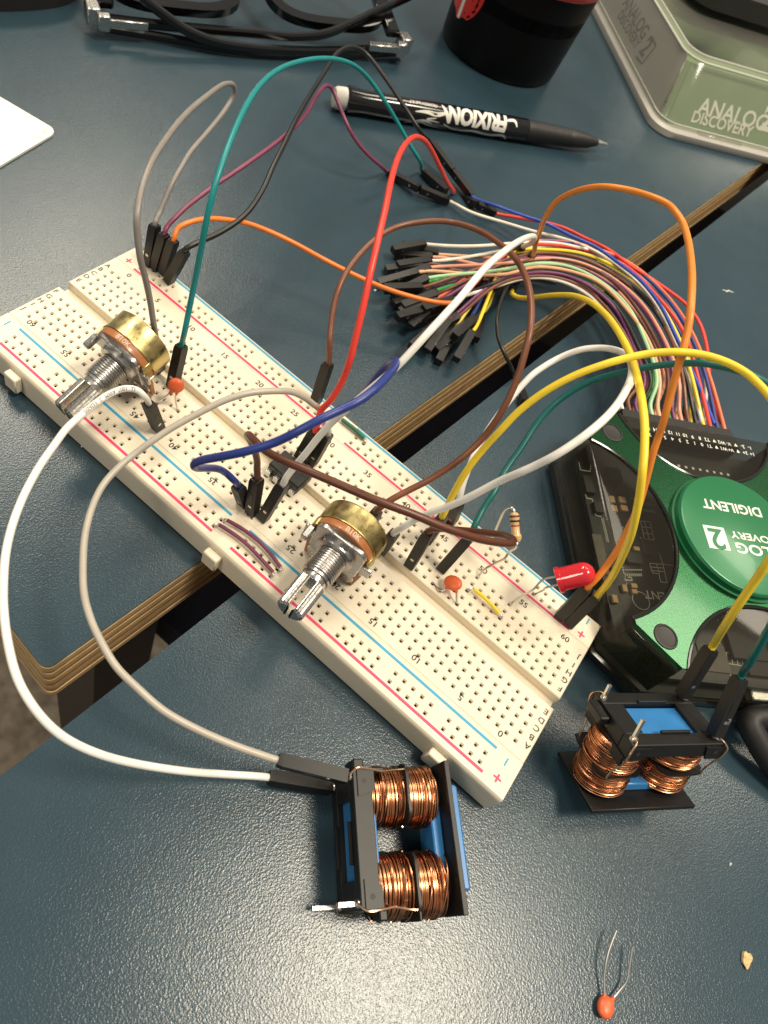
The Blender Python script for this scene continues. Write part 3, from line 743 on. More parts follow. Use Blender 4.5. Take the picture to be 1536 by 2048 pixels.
jumper('black jumper wire arching over the pen from the back left housings', 'black',
  [(385, 490, 2.4), (410, 479, 2.45), (440, 465, 2.5), (490, 430, 2.7), (525, 380, 3.0), (545, 335, 3.2), (565, 295, 3.3), (590, 243, 3.4), (620, 190, 3.4), (650, 143, 3.3), (665, 118, 3.2), (680, 102, 3.05), (700, 94, 2.9), (718, 98, 2.75), (735, 110, 2.6), (770, 155, 2.3), (810, 215, 1.9), (840, 262, 1.45)],
  [dict(b=(337, 562), t=(370, 502), face=1), dict(b=(904, 341), z=.5, t=(862, 285), high=False, pin=0, ref=(0, 0, 1))], r=.078)
jumper('bright teal jumper wire in the tallest arch at the far side', 'teal',
  [(369, 665, 2.8), (379, 615, 3.4), (390, 560, 4.1), (402, 500, 4.9), (413, 440, 5.6), (430, 370, 6.2), (450, 310, 6.5), (478, 240, 6.6), (505, 190, 6.5), (535, 155, 6.2), (565, 135, 5.9), (600, 123, 5.5), (640, 117, 5.1), (680, 120, 4.6), (710, 132, 4.2), (740, 160, 3.6), (770, 203, 3.0), (795, 245, 2.4), (820, 290, 1.75), (840, 322, 1.2)],
  [dict(b=(345, 772), t=(363, 690), L=1.4), dict(b=(892, 383), z=.3, t=(847, 344), high=False, pin=0, ref=(0, 0, 1))], r=.07)
jumper('bright red jumper wire arching from the board centre to the far connectors', 'red',
  [(641, 823, 2.7), (660, 802, 3.1), (683, 765, 3.6), (700, 720, 4.2), (710, 680, 4.6), (727, 610, 5.2), (742, 540, 5.7), (757, 475, 6.0), (770, 420, 6.1), (780, 370, 6.1), (792, 325, 5.8), (806, 295, 5.4), (822, 277, 4.9), (836, 274, 4.4), (852, 284, 3.8), (867, 308, 3.1), (880, 335, 2.4), (893, 362, 1.6), (906, 381, .95)],
  [dict(b=(600, 912), t=(630, 862)), dict(b=(954, 409), z=.3, t=(912, 388), high=False, pin=0, ref=(0, 0, 1))], r=.078)
jumper('brown jumper wire in a wide arch from the far rail round to the front potentiometer', 'brown2',
  [(659, 690, 2.8), (662, 650, 3.1), (668, 610, 3.4), (680, 570, 3.7), (702, 530, 3.9), (739, 488, 4.1), (775, 462, 4.2), (810, 449, 4.3), (868, 442, 4.5), (900, 444, 4.6), (934, 452, 4.8), (965, 465, 5.0), (993, 483, 5.3), (1020, 505, 5.6), (1038, 527, 5.8), (1056, 567, 6.0), (1063, 619, 6.0), (1059, 666, 5.9), (1048, 712, 5.6), (1032, 763, 5.2), (1000, 829, 4.6), (960, 882, 4.0), (912, 925, 3.5), (860, 959, 3.0), (815, 982, 2.7), (780, 1001, 2.5)],
  [dict(b=(631, 804), t=(656, 727), face=1), dict(b=(737, 1056), t=(752, 1024), L=1.2)], r=.076)
jumper('thick brown jumper wire crossing low over the board, looping at the striped resistor', 'brown',
  [(514, 938, 2.6), (514, 921, 2.9), (508, 898, 3.4), (500, 880, 3.9), (495, 872, 4.3), (498, 870, 4.6), (510, 882, 4.85), (530, 900, 5.0), (556, 916, 5.15), (595, 933, 5.3), (628, 947, 5.4), (693, 975, 5.5), (758, 1003, 5.6), (823, 1027, 5.6), (886, 1054, 5.5), (922, 1067, 5.4), (958, 1078, 5.25), (995, 1085, 5.05), (1018, 1087, 4.8), (1027, 1083, 4.5), (1022, 1076, 4.2), (1005, 1070, 3.9), (975, 1066, 3.6), (940, 1062, 3.2), (905, 1059, 2.8), (878, 1058, 2.55)],
  [dict(b=(504, 1024), t=(514, 957)), dict(b=(820, 1130), t=(857, 1066))], r=.078)
jumper('dark blue jumper wire hairpinned at both ends across the board centre', 'blue',
  [(468, 961, 2.6), (452, 946, 2.8), (437, 938, 3.1), (409, 936, 3.7), (395, 936, 4.1), (388, 932, 4.5), (392, 925, 4.9), (405, 920, 5.1), (437, 914, 5.4), (495, 902, 5.8), (552, 884, 6.1), (595, 863, 6.4), (638, 840, 6.6), (680, 820, 6.7), (716, 803, 6.8), (747, 780, 6.85), (775, 752, 6.7), (790, 732, 6.4), (790, 721, 6.15), (779, 727, 5.85), (762, 744, 5.5), (744, 766, 5.1), (722, 791, 4.5), (698, 815, 3.8), (672, 838, 3.1), (654, 854, 2.7)],
  [dict(b=(488, 1006), t=(476, 972), L=1.15), dict(b=(611, 917), t=(642, 866))], r=.078)
pWh = at(1018, 498, .9)
jumper('white jumper wire running straight from the board centre up to the wire harness', 'white',
  [(572, 956, 2.5), (590, 932, 2.9), (609, 910, 3.3), (638, 873, 3.9), (666, 843, 4.4), (695, 817, 4.9), (745, 775, 5.5), (794, 733, 6.0), (856, 666, 6.6), (919, 597, 7.0), (945, 565, 7.1), (973, 533, 7.1), (1012, 500, 6.8), (1040, 481, 6.2), (1060, 473, 5.4), (1069, 474, 4.6), (1066, 482, 3.6), (1056, 490, 2.5)],
  [dict(b=(526, 1036), t=(566, 968)), dict(p=pWh, t=(1046, 493), L=1.2, pin=0, ref=(0, 0, 1))], r=.076)
jumper('white jumper wire in a big teardrop loop at the near side of the green instrument', 'white',
  [(808, 1053, 2.6), (829, 1040, 2.9), (860, 1026, 3.4), (899, 1012, 3.9), (939, 994, 4.4), (1000, 962, 5.1), (1040, 945, 5.6), (1071, 931, 5.9), (1110, 911, 6.3), (1149, 886, 6.6), (1180, 863, 6.8), (1207, 840, 6.9), (1230, 815, 6.9), (1248, 788, 6.8), (1262, 755, 6.5), (1263, 730, 6.2), (1255, 713, 5.9), (1240, 703, 5.6), (1207, 696, 5.2), (1168, 698, 4.9), (1138, 707, 4.7), (1110, 720, 4.5), (1085, 735, 4.4), (1063, 751, 4.3), (1030, 787, 4.0), (1000, 826, 3.7), (975, 862, 3.4), (955, 895, 3.1), (940, 930, 2.9), (926, 968, 2.6)],
  [dict(b=(766, 1100), t=(787, 1068), L=1.2), dict(b=(903, 1042), t=(917, 1005))], r=.078)
# wires plugged on the standing transformer
pYel, pTeal = pinpt(T2, .98, .58, 2.12), pinpt(T2, .98, -.55, 2.12)
jumper('yellow jumper wire dropping onto the standing transformer', 'yellow',
  [(893, 1016, 2.6), (903, 995, 2.9), (920, 963, 3.4), (938, 935, 3.8), (965, 900, 4.3), (1000, 862, 4.9), (1036, 824, 5.4), (1090, 783, 6.0), (1149, 751, 6.5), (1208, 729, 6.9), (1250, 717, 7.1), (1300, 707, 7.3), (1346, 704, 7.5), (1382, 706, 7.6), (1419, 713, 7.7), (1456, 726, 7.8), (1492, 746, 7.9), (1517, 768, 8.0), (1545, 800, 8.1), (1575, 850, 8.2), (1592, 920, 8.1), (1590, 1000, 7.8), (1568, 1070, 7.3), (1536, 1124, 6.8), (1508, 1165, 6.3), (1475, 1213, 5.7), (1450, 1251, 5.1)],
  [dict(b=(858, 1078), t=(884, 1034)), dict(p=pYel, t=(1423, 1296), ref=xT)], r=.078)
jumper('dark teal jumper wire dropping onto the standing transformer', 'teal2',
  [(949, 1052, 2.6), (957, 1035, 2.7), (968, 1015, 2.8), (986, 988, 3.0), (1010, 942, 3.2), (1044, 893, 3.5), (1075, 845, 3.8), (1114, 804, 4.2), (1169, 768, 4.8), (1210, 753, 5.2), (1247, 744, 5.6), (1309, 732, 6.2), (1358, 727, 6.6), (1407, 727, 7.0), (1443, 733, 7.2), (1480, 742, 7.4), (1517, 757, 7.6), (1550, 780, 7.7), (1585, 830, 7.8), (1612, 920, 7.8), (1618, 1020, 7.5), (1600, 1120, 7.0), (1575, 1190, 6.5), (1545, 1245, 6.0), (1518, 1294, 5.4), (1500, 1325, 4.9)],
  [dict(b=(884, 1137), t=(937, 1077), face=1), dict(p=pTeal, t=(1481, 1355), ref=xT)], r=.075)
pY2 = at(1036, 556, .7)
jumper('yellow jumper wire from the harness pinch down to the near end of the far rail', 'yellow',
  [(1027, 590, 1.2), (1034, 594, 1.5), (1046, 596, 1.9), (1067, 595, 2.5), (1100, 591, 3.3), (1125, 590, 3.8), (1149, 592, 4.3), (1184, 606, 5.0), (1212, 630, 5.5), (1235, 661, 6.0), (1253, 693, 6.3), (1266, 724, 6.5), (1277, 765, 6.7), (1284, 802, 6.8), (1289, 845, 6.8), (1289, 894, 6.7), (1285, 943, 6.5), (1279, 992, 6.1), (1270, 1038, 5.6), (1261, 1073, 5.1), (1248, 1105, 4.5), (1235, 1133, 3.9), (1220, 1160, 3.2), (1208, 1176, 2.8)],
  [dict(p=pY2, t=(1025, 580), L=.6, pin=0), dict(b=(1138, 1247), t=(1194, 1191), face=1)], r=.078)
pO2 = at(1056, 515, .9)
jumper('orange jumper wire arching high from the harness pinch to the red LED', 'orange2',
  [(1069, 500, 2.6), (1072, 485, 3.2), (1077, 470, 3.7), (1088, 440, 4.6), (1102, 416, 5.2), (1118, 399, 5.6), (1158, 380, 6.3), (1208, 373, 6.9), (1258, 380, 7.2), (1308, 395, 7.5), (1335, 408, 7.6), (1352, 425, 7.7), (1365, 445, 7.7), (1376, 480, 7.8), (1382, 521, 7.9), (1384, 557, 8.0), (1383, 594, 8.0), (1380, 631, 7.9), (1374, 667, 7.7), (1366, 700, 7.5), (1353, 745, 7.1), (1341, 789, 6.7), (1329, 836, 6.3), (1317, 873, 5.9), (1306, 906, 5.6), (1293, 957, 5.1), (1277, 1012, 4.6), (1257, 1057, 4.1), (1238, 1094, 3.6), (1215, 1129, 3.0), (1194, 1156, 2.65)],
  [dict(p=pO2, t=(1065, 511), L=1.2, pin=0), dict(b=(1119, 1233), t=(1174, 1176), face=1)], r=.076)
pK = at(1030, 548, .6)
jumper('thin black jumper wire hanging from the harness pinch over the gap', 'black',
  [(1018, 566, 1.0), (1008, 585, 1.1), (1001, 605, 1.1), (996, 625, 1.1), (994, 645, 1.1), (996, 672, 1.0), (1003, 694, .95), (1012, 714, .8), (1022, 733, .55), (1028, 748, .35)],
  [dict(p=pK, t=(1024, 558), L=.5, pin=0), dict(b=(1049, 806), z=.2, t=(1031, 760), high=False, pin=0, ref=(0, 0, 1))], r=.062)

# ------------------------------------------------------------------ copper transformers
def choke(label, T):
    """local axes: x along the flange, y its depth, z from the plain flange to the pin plate"""
    rnd = random.Random(11)
    t = thing('transformer', label, 'transformer', T=T, group='copper transformers wound on black frames')
    fl = Mesh(); fl.box((-1.35, -.80, 0), (1.35, .80, .11), ch=.015); fl.build('end_flange', M['black'], t, world=False)
    cr = Mesh(); cr.box((-.95, -.46, -.28), (.95, .46, -.001), ch=.05); cr.box((-.66, -.34, .112), (.66, .34, .33), ch=.03); cr.box((-.98, -.40, 1.50), (.98, .40, 1.93), ch=.03)
    cr.build('taped_core', M['tape'], t, world=False)
    pl = Mesh(); z0, z1 = 1.66, 2.04
    pl.box((-1.19, -.74, z0), (1.19, -.42, z1), ch=.015); pl.box((-1.19, .42, z0), (1.19, .74, z1), ch=.015)
    pl.box((-1.19, -.419, z0), (-.70, .419, z1), ch=.015); pl.box((.70, -.419, z0), (1.19, .419, z1), ch=.015)
    for s in (-1, 1):
        pl.box((-.30, s * .43 - .03, z1), (.45, s * .43 + .03, z1 + .07), ch=.01)          # ribs beside the window
        for q in (-1, 1):
            pl.add([(q * .80, s * .741, z0 - .04), (q * 1.20, s * .741, z0 - .04), (q * 1.20, s * .741, z1 - .08), (q * .70, s * .741, z1 - .08),
                    (q * .80, s * .775, z0 - .04), (q * 1.20, s * .775, z0 - .04), (q * 1.20, s * .775, z1 - .08), (q * .70, s * .775, z1 - .08)],
                   [(4, 5, 6, 7), (0, 1, 5, 4), (1, 2, 6, 5), (2, 3, 7, 6), (3, 0, 4, 7)])
            if q > 0 and s > 0: pl.box((1.195, .3, 1.55), (1.36, .72, 1.70), ch=.02)
            if q < 0 and s > 0: pl.box((-1.42, .05, 1.76), (-1.195, .62, 1.98), ch=.03); pl.box((-1.23, -.70, 1.38), (-1.15, .70, 1.655), ch=.012)
    o = pl.build('pin_plate', M['black'], t, world=False, angle=30)
    for s in (-1, 1):
        for q in (-1, 1):
            Mesh().lathe([(.048, 0), (.048, .004)], 14, T=frame((q * .98, s * .776, z0 + .16), (1, 0, 0), z=(0, s, 0))).build('hole', M['ink'], o, world=False, smooth=False)
    for q in (-1, 1):
        d = Mesh(); d.prism(rrect(1.10, 1.24, .22, 3, q * .80, .04), .845, .90); d.box((min(q * .9, q * 1.32), -.42, .85), (max(q * .9, q * 1.40), .62, .895), ch=.01)
        d.lathe([(.40, .10), (.40, 1.68)], 24, T=Matrix.Translation((q * .79, 0, 0)))
        d.build('winding_divider', M['black'], t, world=False)
        for za, zb in ((.20, .84), (.905, 1.63)):
            c = Mesh(); n = 24; turns = (18 if za < .5 else 20); R0 = .50; pts = []
            ph = rnd.uniform(0, 6)
            off = 0
            for k in range(turns * n + 1):
                if k % n == 0: off = rnd.uniform(-.006, .016)
                a = 2 * math.pi * k / n; fr = k / (turns * n)
                bul = .014 * math.sin(math.pi * fr)
                wob = .010 * math.sin(3 * a / 7 + ph) + .012 * math.sin(a + fr * 9 + ph)
                r = R0 + bul + off
                pts.append((q * .79 + (r + .01) * math.cos(a) * 1.06, r * math.sin(a) * 1.05, za + .02 + (zb - za - .04) * fr + wob))
            c.tube(pts, .0162, 6); c.lathe([(R0 - .012, za), (R0 + .012, (za + zb) / 2), (R0 - .012, zb)], 28, mi=1, T=Matrix.Translation((q * .79, 0, 0)))
            # a few stray over-wound turns
            for g in range(5):
                zs = rnd.uniform(za + .05, zb - .2); tilt = rnd.uniform(-.10, .16); pp = []
                for k in range(29):
                    a = 2 * math.pi * k / 28 + g; r = R0 + .055
                    pp.append((q * .79 + r * math.cos(a) * 1.06, r * math.sin(a) * 1.05, zs + tilt * math.sin(a / 2 + ph) + .04 * math.cos(a)))
                c.tube(pp, .016, 6)
            c.build('copper_winding', [M['copper'], M['coppershade']], t, world=False)
    for q in (-1, 1):
        for s in (-1, 1):
            m_ = Mesh(); m_.box((q * 1.08 - .035, s * .58 - .03, 2.0), (q * 1.08 + .035, s * .58 + .03, 2.42 if s > 0 else 2.60)); m_.lathe([(.08, 2.04), (.07, 2.08), (.045, 2.11)], 12, T=Matrix.Translation((q * 1.08, s * .58, 0)))
            m_.build('pin', M['tin'], t, world=False)
    for q, s in ((-1, 1), (1, 1), (1, -1), (-1, -1)):
        lead = [(q * 1.02, s * .60, 2.10), (q * 1.10, s * .72, 2.08), (q * 1.20, s * .80, 1.95), (q * 1.19, s * .79, 1.7), (q * 1.16, s * .70, 1.4), (q * 1.20, s * .60, 1.1), (q * 1.22, s * .58, .88)]
        Mesh().tube(spline(lead, 6), .022, 6).build('lead_out', mat('bare copper', (.86, .52, .30), .25, 1.0) if 'bc' not in M else M['bc'], t, world=False)
    return t
M['bc'] = mat('bare copper lead', (.88, .60, .40), .25, 1.0)
ta = choke('copper transformer leaning upright against the green instrument, pins up', T2)
tb = copy_tree(ta); tb['label'] = 'copper transformer lying on its side, grey and white wires plugged in'
tb.matrix_basis = T1

# ------------------------------------------------------------------ green instrument
DO = Vector((9.82, 7.05, 0)); DT = Matrix(((.786, -.618, 0, DO.x), (.618, .786, 0, DO.y), (0, 0, 1, 0), (0, 0, 0, 1)))
def octo(h, c): return [(-h + c, -h), (h - c, -h), (h, -h + c), (h, h - c), (h - c, h), (-h + c, h), (-h, h - c), (-h, -h + c)]
M['pcb'] = mat('black solder mask', (.010, .011, .010), .35, var=.2, vscale=5)
M['greenplate'] = mat('green metallic paint', (.014, .085, .032), .27, .88, rvar=.06, vscale=40, bump=.25, bscale=55, bdist=.004, coat=.25)
M['greendisc'] = mat('green enamel', (.012, .165, .062), .33, .15, coat=.15)
M['smoke'] = clear_mat('smoky clear plastic', (.72, .73, .68), .28, .06, .16, (.075, .066, .05))
M['clear'] = clear_mat('clear plastic', (.90, .92, .90), .5, .05, .02, (.05, .05, .05))
M['traymat'] = mat('dark translucent tray', (.010, .012, .010), .14, coat=.3)
M['chipgrey'] = mat('chip resin', (.014, .013, .012), .5, var=.1, vscale=6)
M['tan'] = mat('tan ceramic', (.42, .27, .13), .45)
M['padgrey'] = mat('grey thermal pad', (.10, .088, .07), .45, var=.15, vscale=4)
dv = thing('measuring_instrument', 'green octagonal measuring instrument in a clear case with its circuit board showing', 'instrument', T=DT)
Mesh().prism(octo(4.0, 1.05), .12, .42, ch=.06).build('base_tray', M['traymat'], dv, world=False)
for x, y in ((-3, -3), (3, -3), (3, 3), (-3, 3)): Mesh().lathe([(.45, .0), (.45, .119)], 20, T=Matrix.Translation((x, y, 0))).build('rubber_foot', M['blackmatte'], dv, world=False)
Mesh().prism(octo(3.90, 1.03), .421, .50).build('tray_floor', mat('grey tray floor', (.05, .048, .04), .5, var=.2, vscale=2), dv, world=False, smooth=False)
Mesh().prism(octo(3.72, 1.0), .95, 1.10).build('circuit_board', M['pcb'], dv, world=False, smooth=False)
# clear lid: side walls and a top skin with rounded crest
lid = Mesh(); rings = [(octo(3.99, 1.05), .42), (octo(3.93, 1.04), 1.82), (octo(3.86, 1.02), 1.92), (octo(3.74, .99), 1.965)]
vs = [(x, y, z) for p, z in rings for x, y in p]; fs = [(k * 8 + i, k * 8 + (i + 1) % 8, k * 8 + 8 + (i + 1) % 8, k * 8 + 8 + i) for k in range(3) for i in range(8)] + [tuple(range(24, 32))]
lid.add(vs, fs); lid.build('clear_lid', M['smoke'], dv, world=False, angle=50)
# green plate: octagon with four bites
RB, CB = 2.82, 4.72
def plate_outline():
    pts = []; h = 3.80; c = 1.0
    half = math.sqrt(RB ** 2 - (CB - h) ** 2)
    a1 = math.asin(half / RB) if CB > h else math.pi - math.asin(half / RB)
    n = 26
    for q in range(4):
        rot = q * math.pi / 2
        loc = []
        for i in range(n + 1):                 # bite at the bottom edge, walked left to right
            a = -a1 + 2 * a1 * i / n
            loc.append((RB * math.sin(a), -CB + RB * math.cos(a)))
        loc += [(h - c, -h), (h, -h + c)]
        for x, y in loc: pts.append((x * math.cos(rot) - y * math.sin(rot), x * math.sin(rot) + y * math.cos(rot)))
    return pts
PO = plate_outline()
gp = Mesh(); gp.prism(PO, 1.972, 2.005, ch=.012)
for q in range(4):                             # the plate turns down at the cut corners
    rot = Matrix.Rotation(q * math.pi / 2, 4, 'Z')
    gp.add([(2.80, -3.80, 1.985), (3.80, -2.80, 1.985), (3.98, -2.92, .80), (2.92, -3.98, .80), (2.84, -3.845, 1.90), (3.845, -2.84, 1.90)], [(0, 4, 5, 1), (4, 3, 2, 5)], 0, rot)
gp.build('green_plate', M['greenplate'], dv, world=False, angle=25)
for q in range(4):                             # moulded lip round each window
    rot = Matrix.Rotation(q * math.pi / 2, 4, 'Z'); half = math.asin(math.sqrt(RB ** 2 - (CB - 3.8) ** 2) / RB)
    pts = [((RB - .02) * math.sin(-half + 2 * half * i / 30), -CB + (RB - .02) * math.cos(-half + 2 * half * i / 30), 1.99) for i in range(31)]
    Mesh().tube(pts, .055, 8, T=rot).build('window_lip', M['traymat'], dv, world=False)
    c = rot @ Vector((3.04, -3.04, 0))
    Mesh().lathe([(.33, 2.004), (.31, 2.03), (.27, 2.035), (.26, 2.014), (.24, 2.010), (.02, 2.010)], 28, T=Matrix.Translation(c), cap0=False).build('corner_plug', M['chipgrey'], dv, world=False)
ds = Mesh(); ds.lathe([(1.90, 2.004), (1.90, 2.05), (1.84, 2.06), (1.845, 2.22), (1.80, 2.285), (1.76, 2.30)], 72, T=Matrix.Translation((.02, .10, 0))); dsc = ds.build('badge_disc', M['greendisc'], dv, world=False, angle=28)
bt = Mesh(); TB = Matrix(((-1, 0, 0, 0), (0, -1, 0, 0), (0, 0, 1, 2.305), (0, 0, 0, 1)))
put_text(bt, 'DIGILENT', TB @ Matrix.Translation((0, -.89, 0)), .42, bold=.022, sx=1.06)
put_text(bt, 'ANALOG', TB @ Matrix.Translation((.36, .375, 0)) , .44, bold=.022, align='RIGHT', sx=1.28)
put_text(bt, 'DISCOVERY', TB @ Matrix.Translation((.36, -.01, 0)), .30, bold=.02, align='RIGHT', sx=1.34)
bt.prism([(-1.2, -.53), (-.54, -.53), (-.54, .16), (-1.2, .16)], 2.301, 2.305)
bt.build('badge_lettering', M['white_print'], dsc, world=False, smooth=False)
b2 = Mesh(); put_text(b2, '2', TB @ Matrix.Translation((.87, .185, .004)), .86, bold=.02, sx=1.1); b2.build('badge_numeral', M['greendisc'], dsc, world=False, smooth=False)
# parts on the circuit board, seen through the windows
DI = DT.inverted()
def on_pcb(u_, v_, z=1.2): q = DI @ at(u_, v_, z); return q.x, q.y
Dp = lambda a, b: (1036 + a / 3.072, 780 + b / 3.072)
def comp(name, m, u_, v_, w, h, z=.09):
    x, y = on_pcb(*Dp(u_, v_)); Mesh().box((x - w / 2, y - h / 2, 1.101), (x + w / 2, y + h / 2, 1.10 + z), ch=.008).build(name, m, dv, world=False)
for a, b, w, h in ((582, 668, .16, .22), (645, 672, .22, .20), (598, 725, .16, .20), (657, 722, .22, .18), (733, 972, .18, .12), (718, 1200, .18, .13), (720, 1235, .16, .12), (600, 1280, .15, .22), (600, 1095, .14, .12), (660, 1215, .14, .2)): comp('capacitor', M['tan'], a, b, w, h)
for a, b, w, h, z in ((435, 580, .30, .58, .14), (495, 720, .26, .34, .12), (712, 1030, .46, .34, .12), (590, 520, .42, .42, .16), (640, 600, .34, .30, .1), (820, 960, .5, .5, .05), (1395, 1530, 1.15, 1.15, .14), (1480, 1700, .7, .5, .1)): comp('chip', M['chipgrey'], a, b, w, h, z)
for a, b, w, h in ((1215, 1640, .85, .75), (1500, 1720, .6, .35), (520, 1000, .30, 1.2)): comp('thermal_pad', M['padgrey'], a, b, w, h, .03)
comp('label_plate', M['padgrey'], 905, 725, .28, .28, .01)
sp = Mesh()
def pl_line(pts, w=.022, z=1.106):
    for (a0, b0), (a1, b1) in zip(pts, pts[1:]):
        p = Vector(on_pcb(*Dp(a0, b0))); q = Vector(on_pcb(*Dp(a1, b1))); d = (q - p); n = Vector((-d.y, d.x)).normalized() * w / 2
        sp.add([(*(p - n), z), (*(q - n), z), (*(q + n), z), (*(p + n), z)], [(0, 1, 2, 3)])
pl_line([(405, 515), (415, 600), (435, 655), (470, 660)], .03); pl_line([(470, 665), (490, 760), (525, 768)], .03); pl_line([(525, 775), (560, 920), (570, 925), (535, 775)], .02)
pl_line([(765, 795), (825, 800), (850, 910), (790, 905), (765, 795)]); pl_line([(790, 800), (820, 908)]); pl_line([(772, 830), (835, 838)]); pl_line([(780, 868), (843, 876)]); pl_line([(850, 910), (905, 1060), (1000, 1075)])
pl_line([(822, 1055), (905, 1062), (930, 1175), (890, 1170), (880, 1120), (840, 1115), (822, 1055)]); pl_line([(862, 1058), (885, 1118)]); pl_line([(830, 1078), (908, 1085)]); pl_line([(838, 1100), (916, 1108)])
pl_line([(690, 1140), (710, 1142), (715, 1160), (670, 1158)], .03); pl_line([(765, 895), (770, 925), (795, 925)], .03); pl_line([(385, 430), (395, 480), (455, 490), (460, 450)], .025)
for k in range(9):
    x, y = on_pcb(*Dp(668 + k * 12.5, 1098)); sp.box((x - .018, y - .018, 1.1005), (x + .018, y + .018, 1.13)); x, y = on_pcb(*Dp(672 + k * 12, 1128)); sp.box((x - .014, y - .04, 1.1005), (x + .014, y + .04, 1.125))
for k in range(5): pl_line([(1262 + k * 32, 1600 + k * 4), (1272 + k * 32, 1668 + k * 4)], .025)
pl_line([(1262, 1600), (1400, 1622)], .025); pl_line([(1272, 1668), (1412, 1690)], .025); pl_line([(1215, 1520), (1262, 1600)], .025); pl_line([(1290, 1668), (1330, 1760)], .025)
for k in range(4): pl_line([(1215 + k * 14, 1525 + k * 22), (1250 + k * 12, 1530 + k * 22)], .02)
n = 30
x, y = on_pcb(*Dp(770, 1285))
for i in range(n):
    a, b = 2 * math.pi * i / n, 2 * math.pi * (i + 1) / n
    sp.add([(x + .24 * math.cos(a), y + .24 * math.sin(a), 1.105), (x + .26 * math.cos(a), y + .26 * math.sin(a), 1.105), (x + .26 * math.cos(b), y + .26 * math.sin(b), 1.105), (x + .24 * math.cos(b), y + .24 * math.sin(b), 1.105)], [(0, 1, 2, 3)])
def pcb_text(s, a, b, size, **k):
    x, y = on_pcb(*Dp(a, b)); put_text(sp, s, Matrix(((-1, 0, 0, x), (0, -1, 0, y), (0, 0, 1, 1.107), (0, 0, 0, 1))), size, **k)
pcb_text('DIGILENT', 940, 1262, .34, align='CENTER', bold=.01); pcb_text('ANALOG', 1345, 1425, .26, align='CENTER'); pcb_text('ANALOG', 812, 690, .13); pcb_text('DEVICES', 812, 730, .13); pcb_text('T1', 715, 655, .13)
sp.build('silkscreen', M['pale_print'] if False else mat('silkscreen white', (.48, .45, .38), .6), dv, world=False, smooth=False, kind='stuff')
# header and its printed pin names
Mesh().box((-2.06, 3.70, .95), (1.92, 4.04, 1.62), ch=.03).build('pin_header', M['black'], dv, world=False)
lt = Mesh()
for row, names, y in ((0, ['1-', '2-', 'V', 'V-', 'W2', 'V', 'T2', '8', '9', '10', '11', '12', '13', '14', '15'], 3.50), (1, ['1+', '2+', 'V', 'V+', 'W1', 'V', 'T1', '0', '1', '2', '3', '4', '5', '6', '7'], 3.27)):
    for k, s in enumerate(names):
        x = 1.86 - k * P * 1.005
        T = Matrix(((-1, 0, 0, x), (0, -1, 0, y), (0, 0, 1, 1.971), (0, 0, 0, 1)))
        if s == 'V': lt.add([(x - .06, y - .05, 1.971), (x + .06, y - .05, 1.971), (x, y + .06, 1.971)], [(0, 1, 2)])
        else: put_text(lt, s, T, .17, bold=.012)
for k in range(13): lt.box((1.6 - k * .254, 2.98, 1.106), (1.68 - k * .254, 3.06, 1.12)); lt.box((1.3 - k * .2, 2.02, 1.106), (1.34 - k * .2, 2.16, 1.12))
lt.build('pin_names', M['white_print'], dv, world=False, smooth=False, kind='stuff')
# audio sockets on the right and the usb socket on the near side
Mesh().box((.1, -3.99, .66), (1.0, -3.6, .93), ch=.03).build('usb_socket', M['tin'], dv, world=False)
# black cable leaving the near side
cb = [DT @ Vector((2.1, -3.75, .80)), DT @ Vector((2.15, -4.2, .80)), at(1500, 1440, .75), at(1520, 1490, .6), at(1550, 1535, .42), at(1600, 1585, .3), at(1700, 1640, .3), at(1850, 1660, .3)]
t = thing('usb_cable', 'thick black cable leaving the near side of the green instrument at the right edge', 'cable', cb[1])
Mesh().tube(spline(cb, 8), .30, 14).build('sheath', M['blackmatte'], t)

# ------------------------------------------------------------------ wire harness between instrument and tangle
hx = DT @ Vector((-.07, 4.35, 0))
h = thing('wire_harness', 'rainbow bundle of thin wires curving from the instrument to a tangle of black connectors', 'wire harness', (hx.x, hx.y, 0))
Mesh().box((-2.06, 4.045, .92), (1.92, 4.52, 1.55), ch=.03, T=DT).build('header_plug', M['black'], h)
INN = [(1258, 830), (1264, 770), (1247, 695), (1213, 630), (1168, 584), (1112, 560), (1050, 556), (988, 574), (935, 604)]
OUT = [(1452, 852), (1425, 750), (1385, 655), (1327, 580), (1257, 524), (1182, 494), (1105, 482), (1030, 488), (940, 500)]
cols = ['white', 'brown2', 'violet', 'black', 'ltgreen', 'salmon', 'brown', 'violet', 'pink', 'brown2', 'black', 'yellow', 'red', 'blue', 'coral',
        'brown', 'black', 'brown2', 'green', 'dkgreen', 'pink', 'violet', 'green', 'salmon', 'black', 'yellow', 'blue', 'ivory']
ends = {}
rnd = random.Random(5)
fan = []
pinch = (1050, 520)
nW = len(cols)
# target end points of the fan, from the top of the tangle round to the bottom
targets = []
for i in range(nW):
    fr = i / (nW - 1)
    ang = math.radians(176 + 60 * fr); rad = 168 + 46 * math.sin(fr * 3.1) * (1 if i % 2 else .55) + rnd.uniform(-26, 26)
    targets.append((pinch[0] + math.cos(ang) * rad, pinch[1] - math.sin(ang) * rad * .92))
want = ['salmon', 'pink', 'ivory', 'brown2', 'pink', 'salmon', 'brown', 'ltgreen', 'green', 'brown2', 'violet', 'green', 'brown', 'coral', 'violet', 'white', 'brown', 'blue', 'black', 'red', 'violet', 'brown2', 'black', 'dkgreen', 'blue', 'black', 'yellow', 'yellow']
FAN = {}; left = list(range(28)); rest = []
for ti_, c_ in enumerate(want):
    m_ = [i for i in left if cols[i] == c_]
    if m_: FAN[m_[-1]] = ti_; left.remove(m_[-1])
    else: rest.append(ti_)
for i, ti_ in zip(left, rest): FAN[i] = ti_
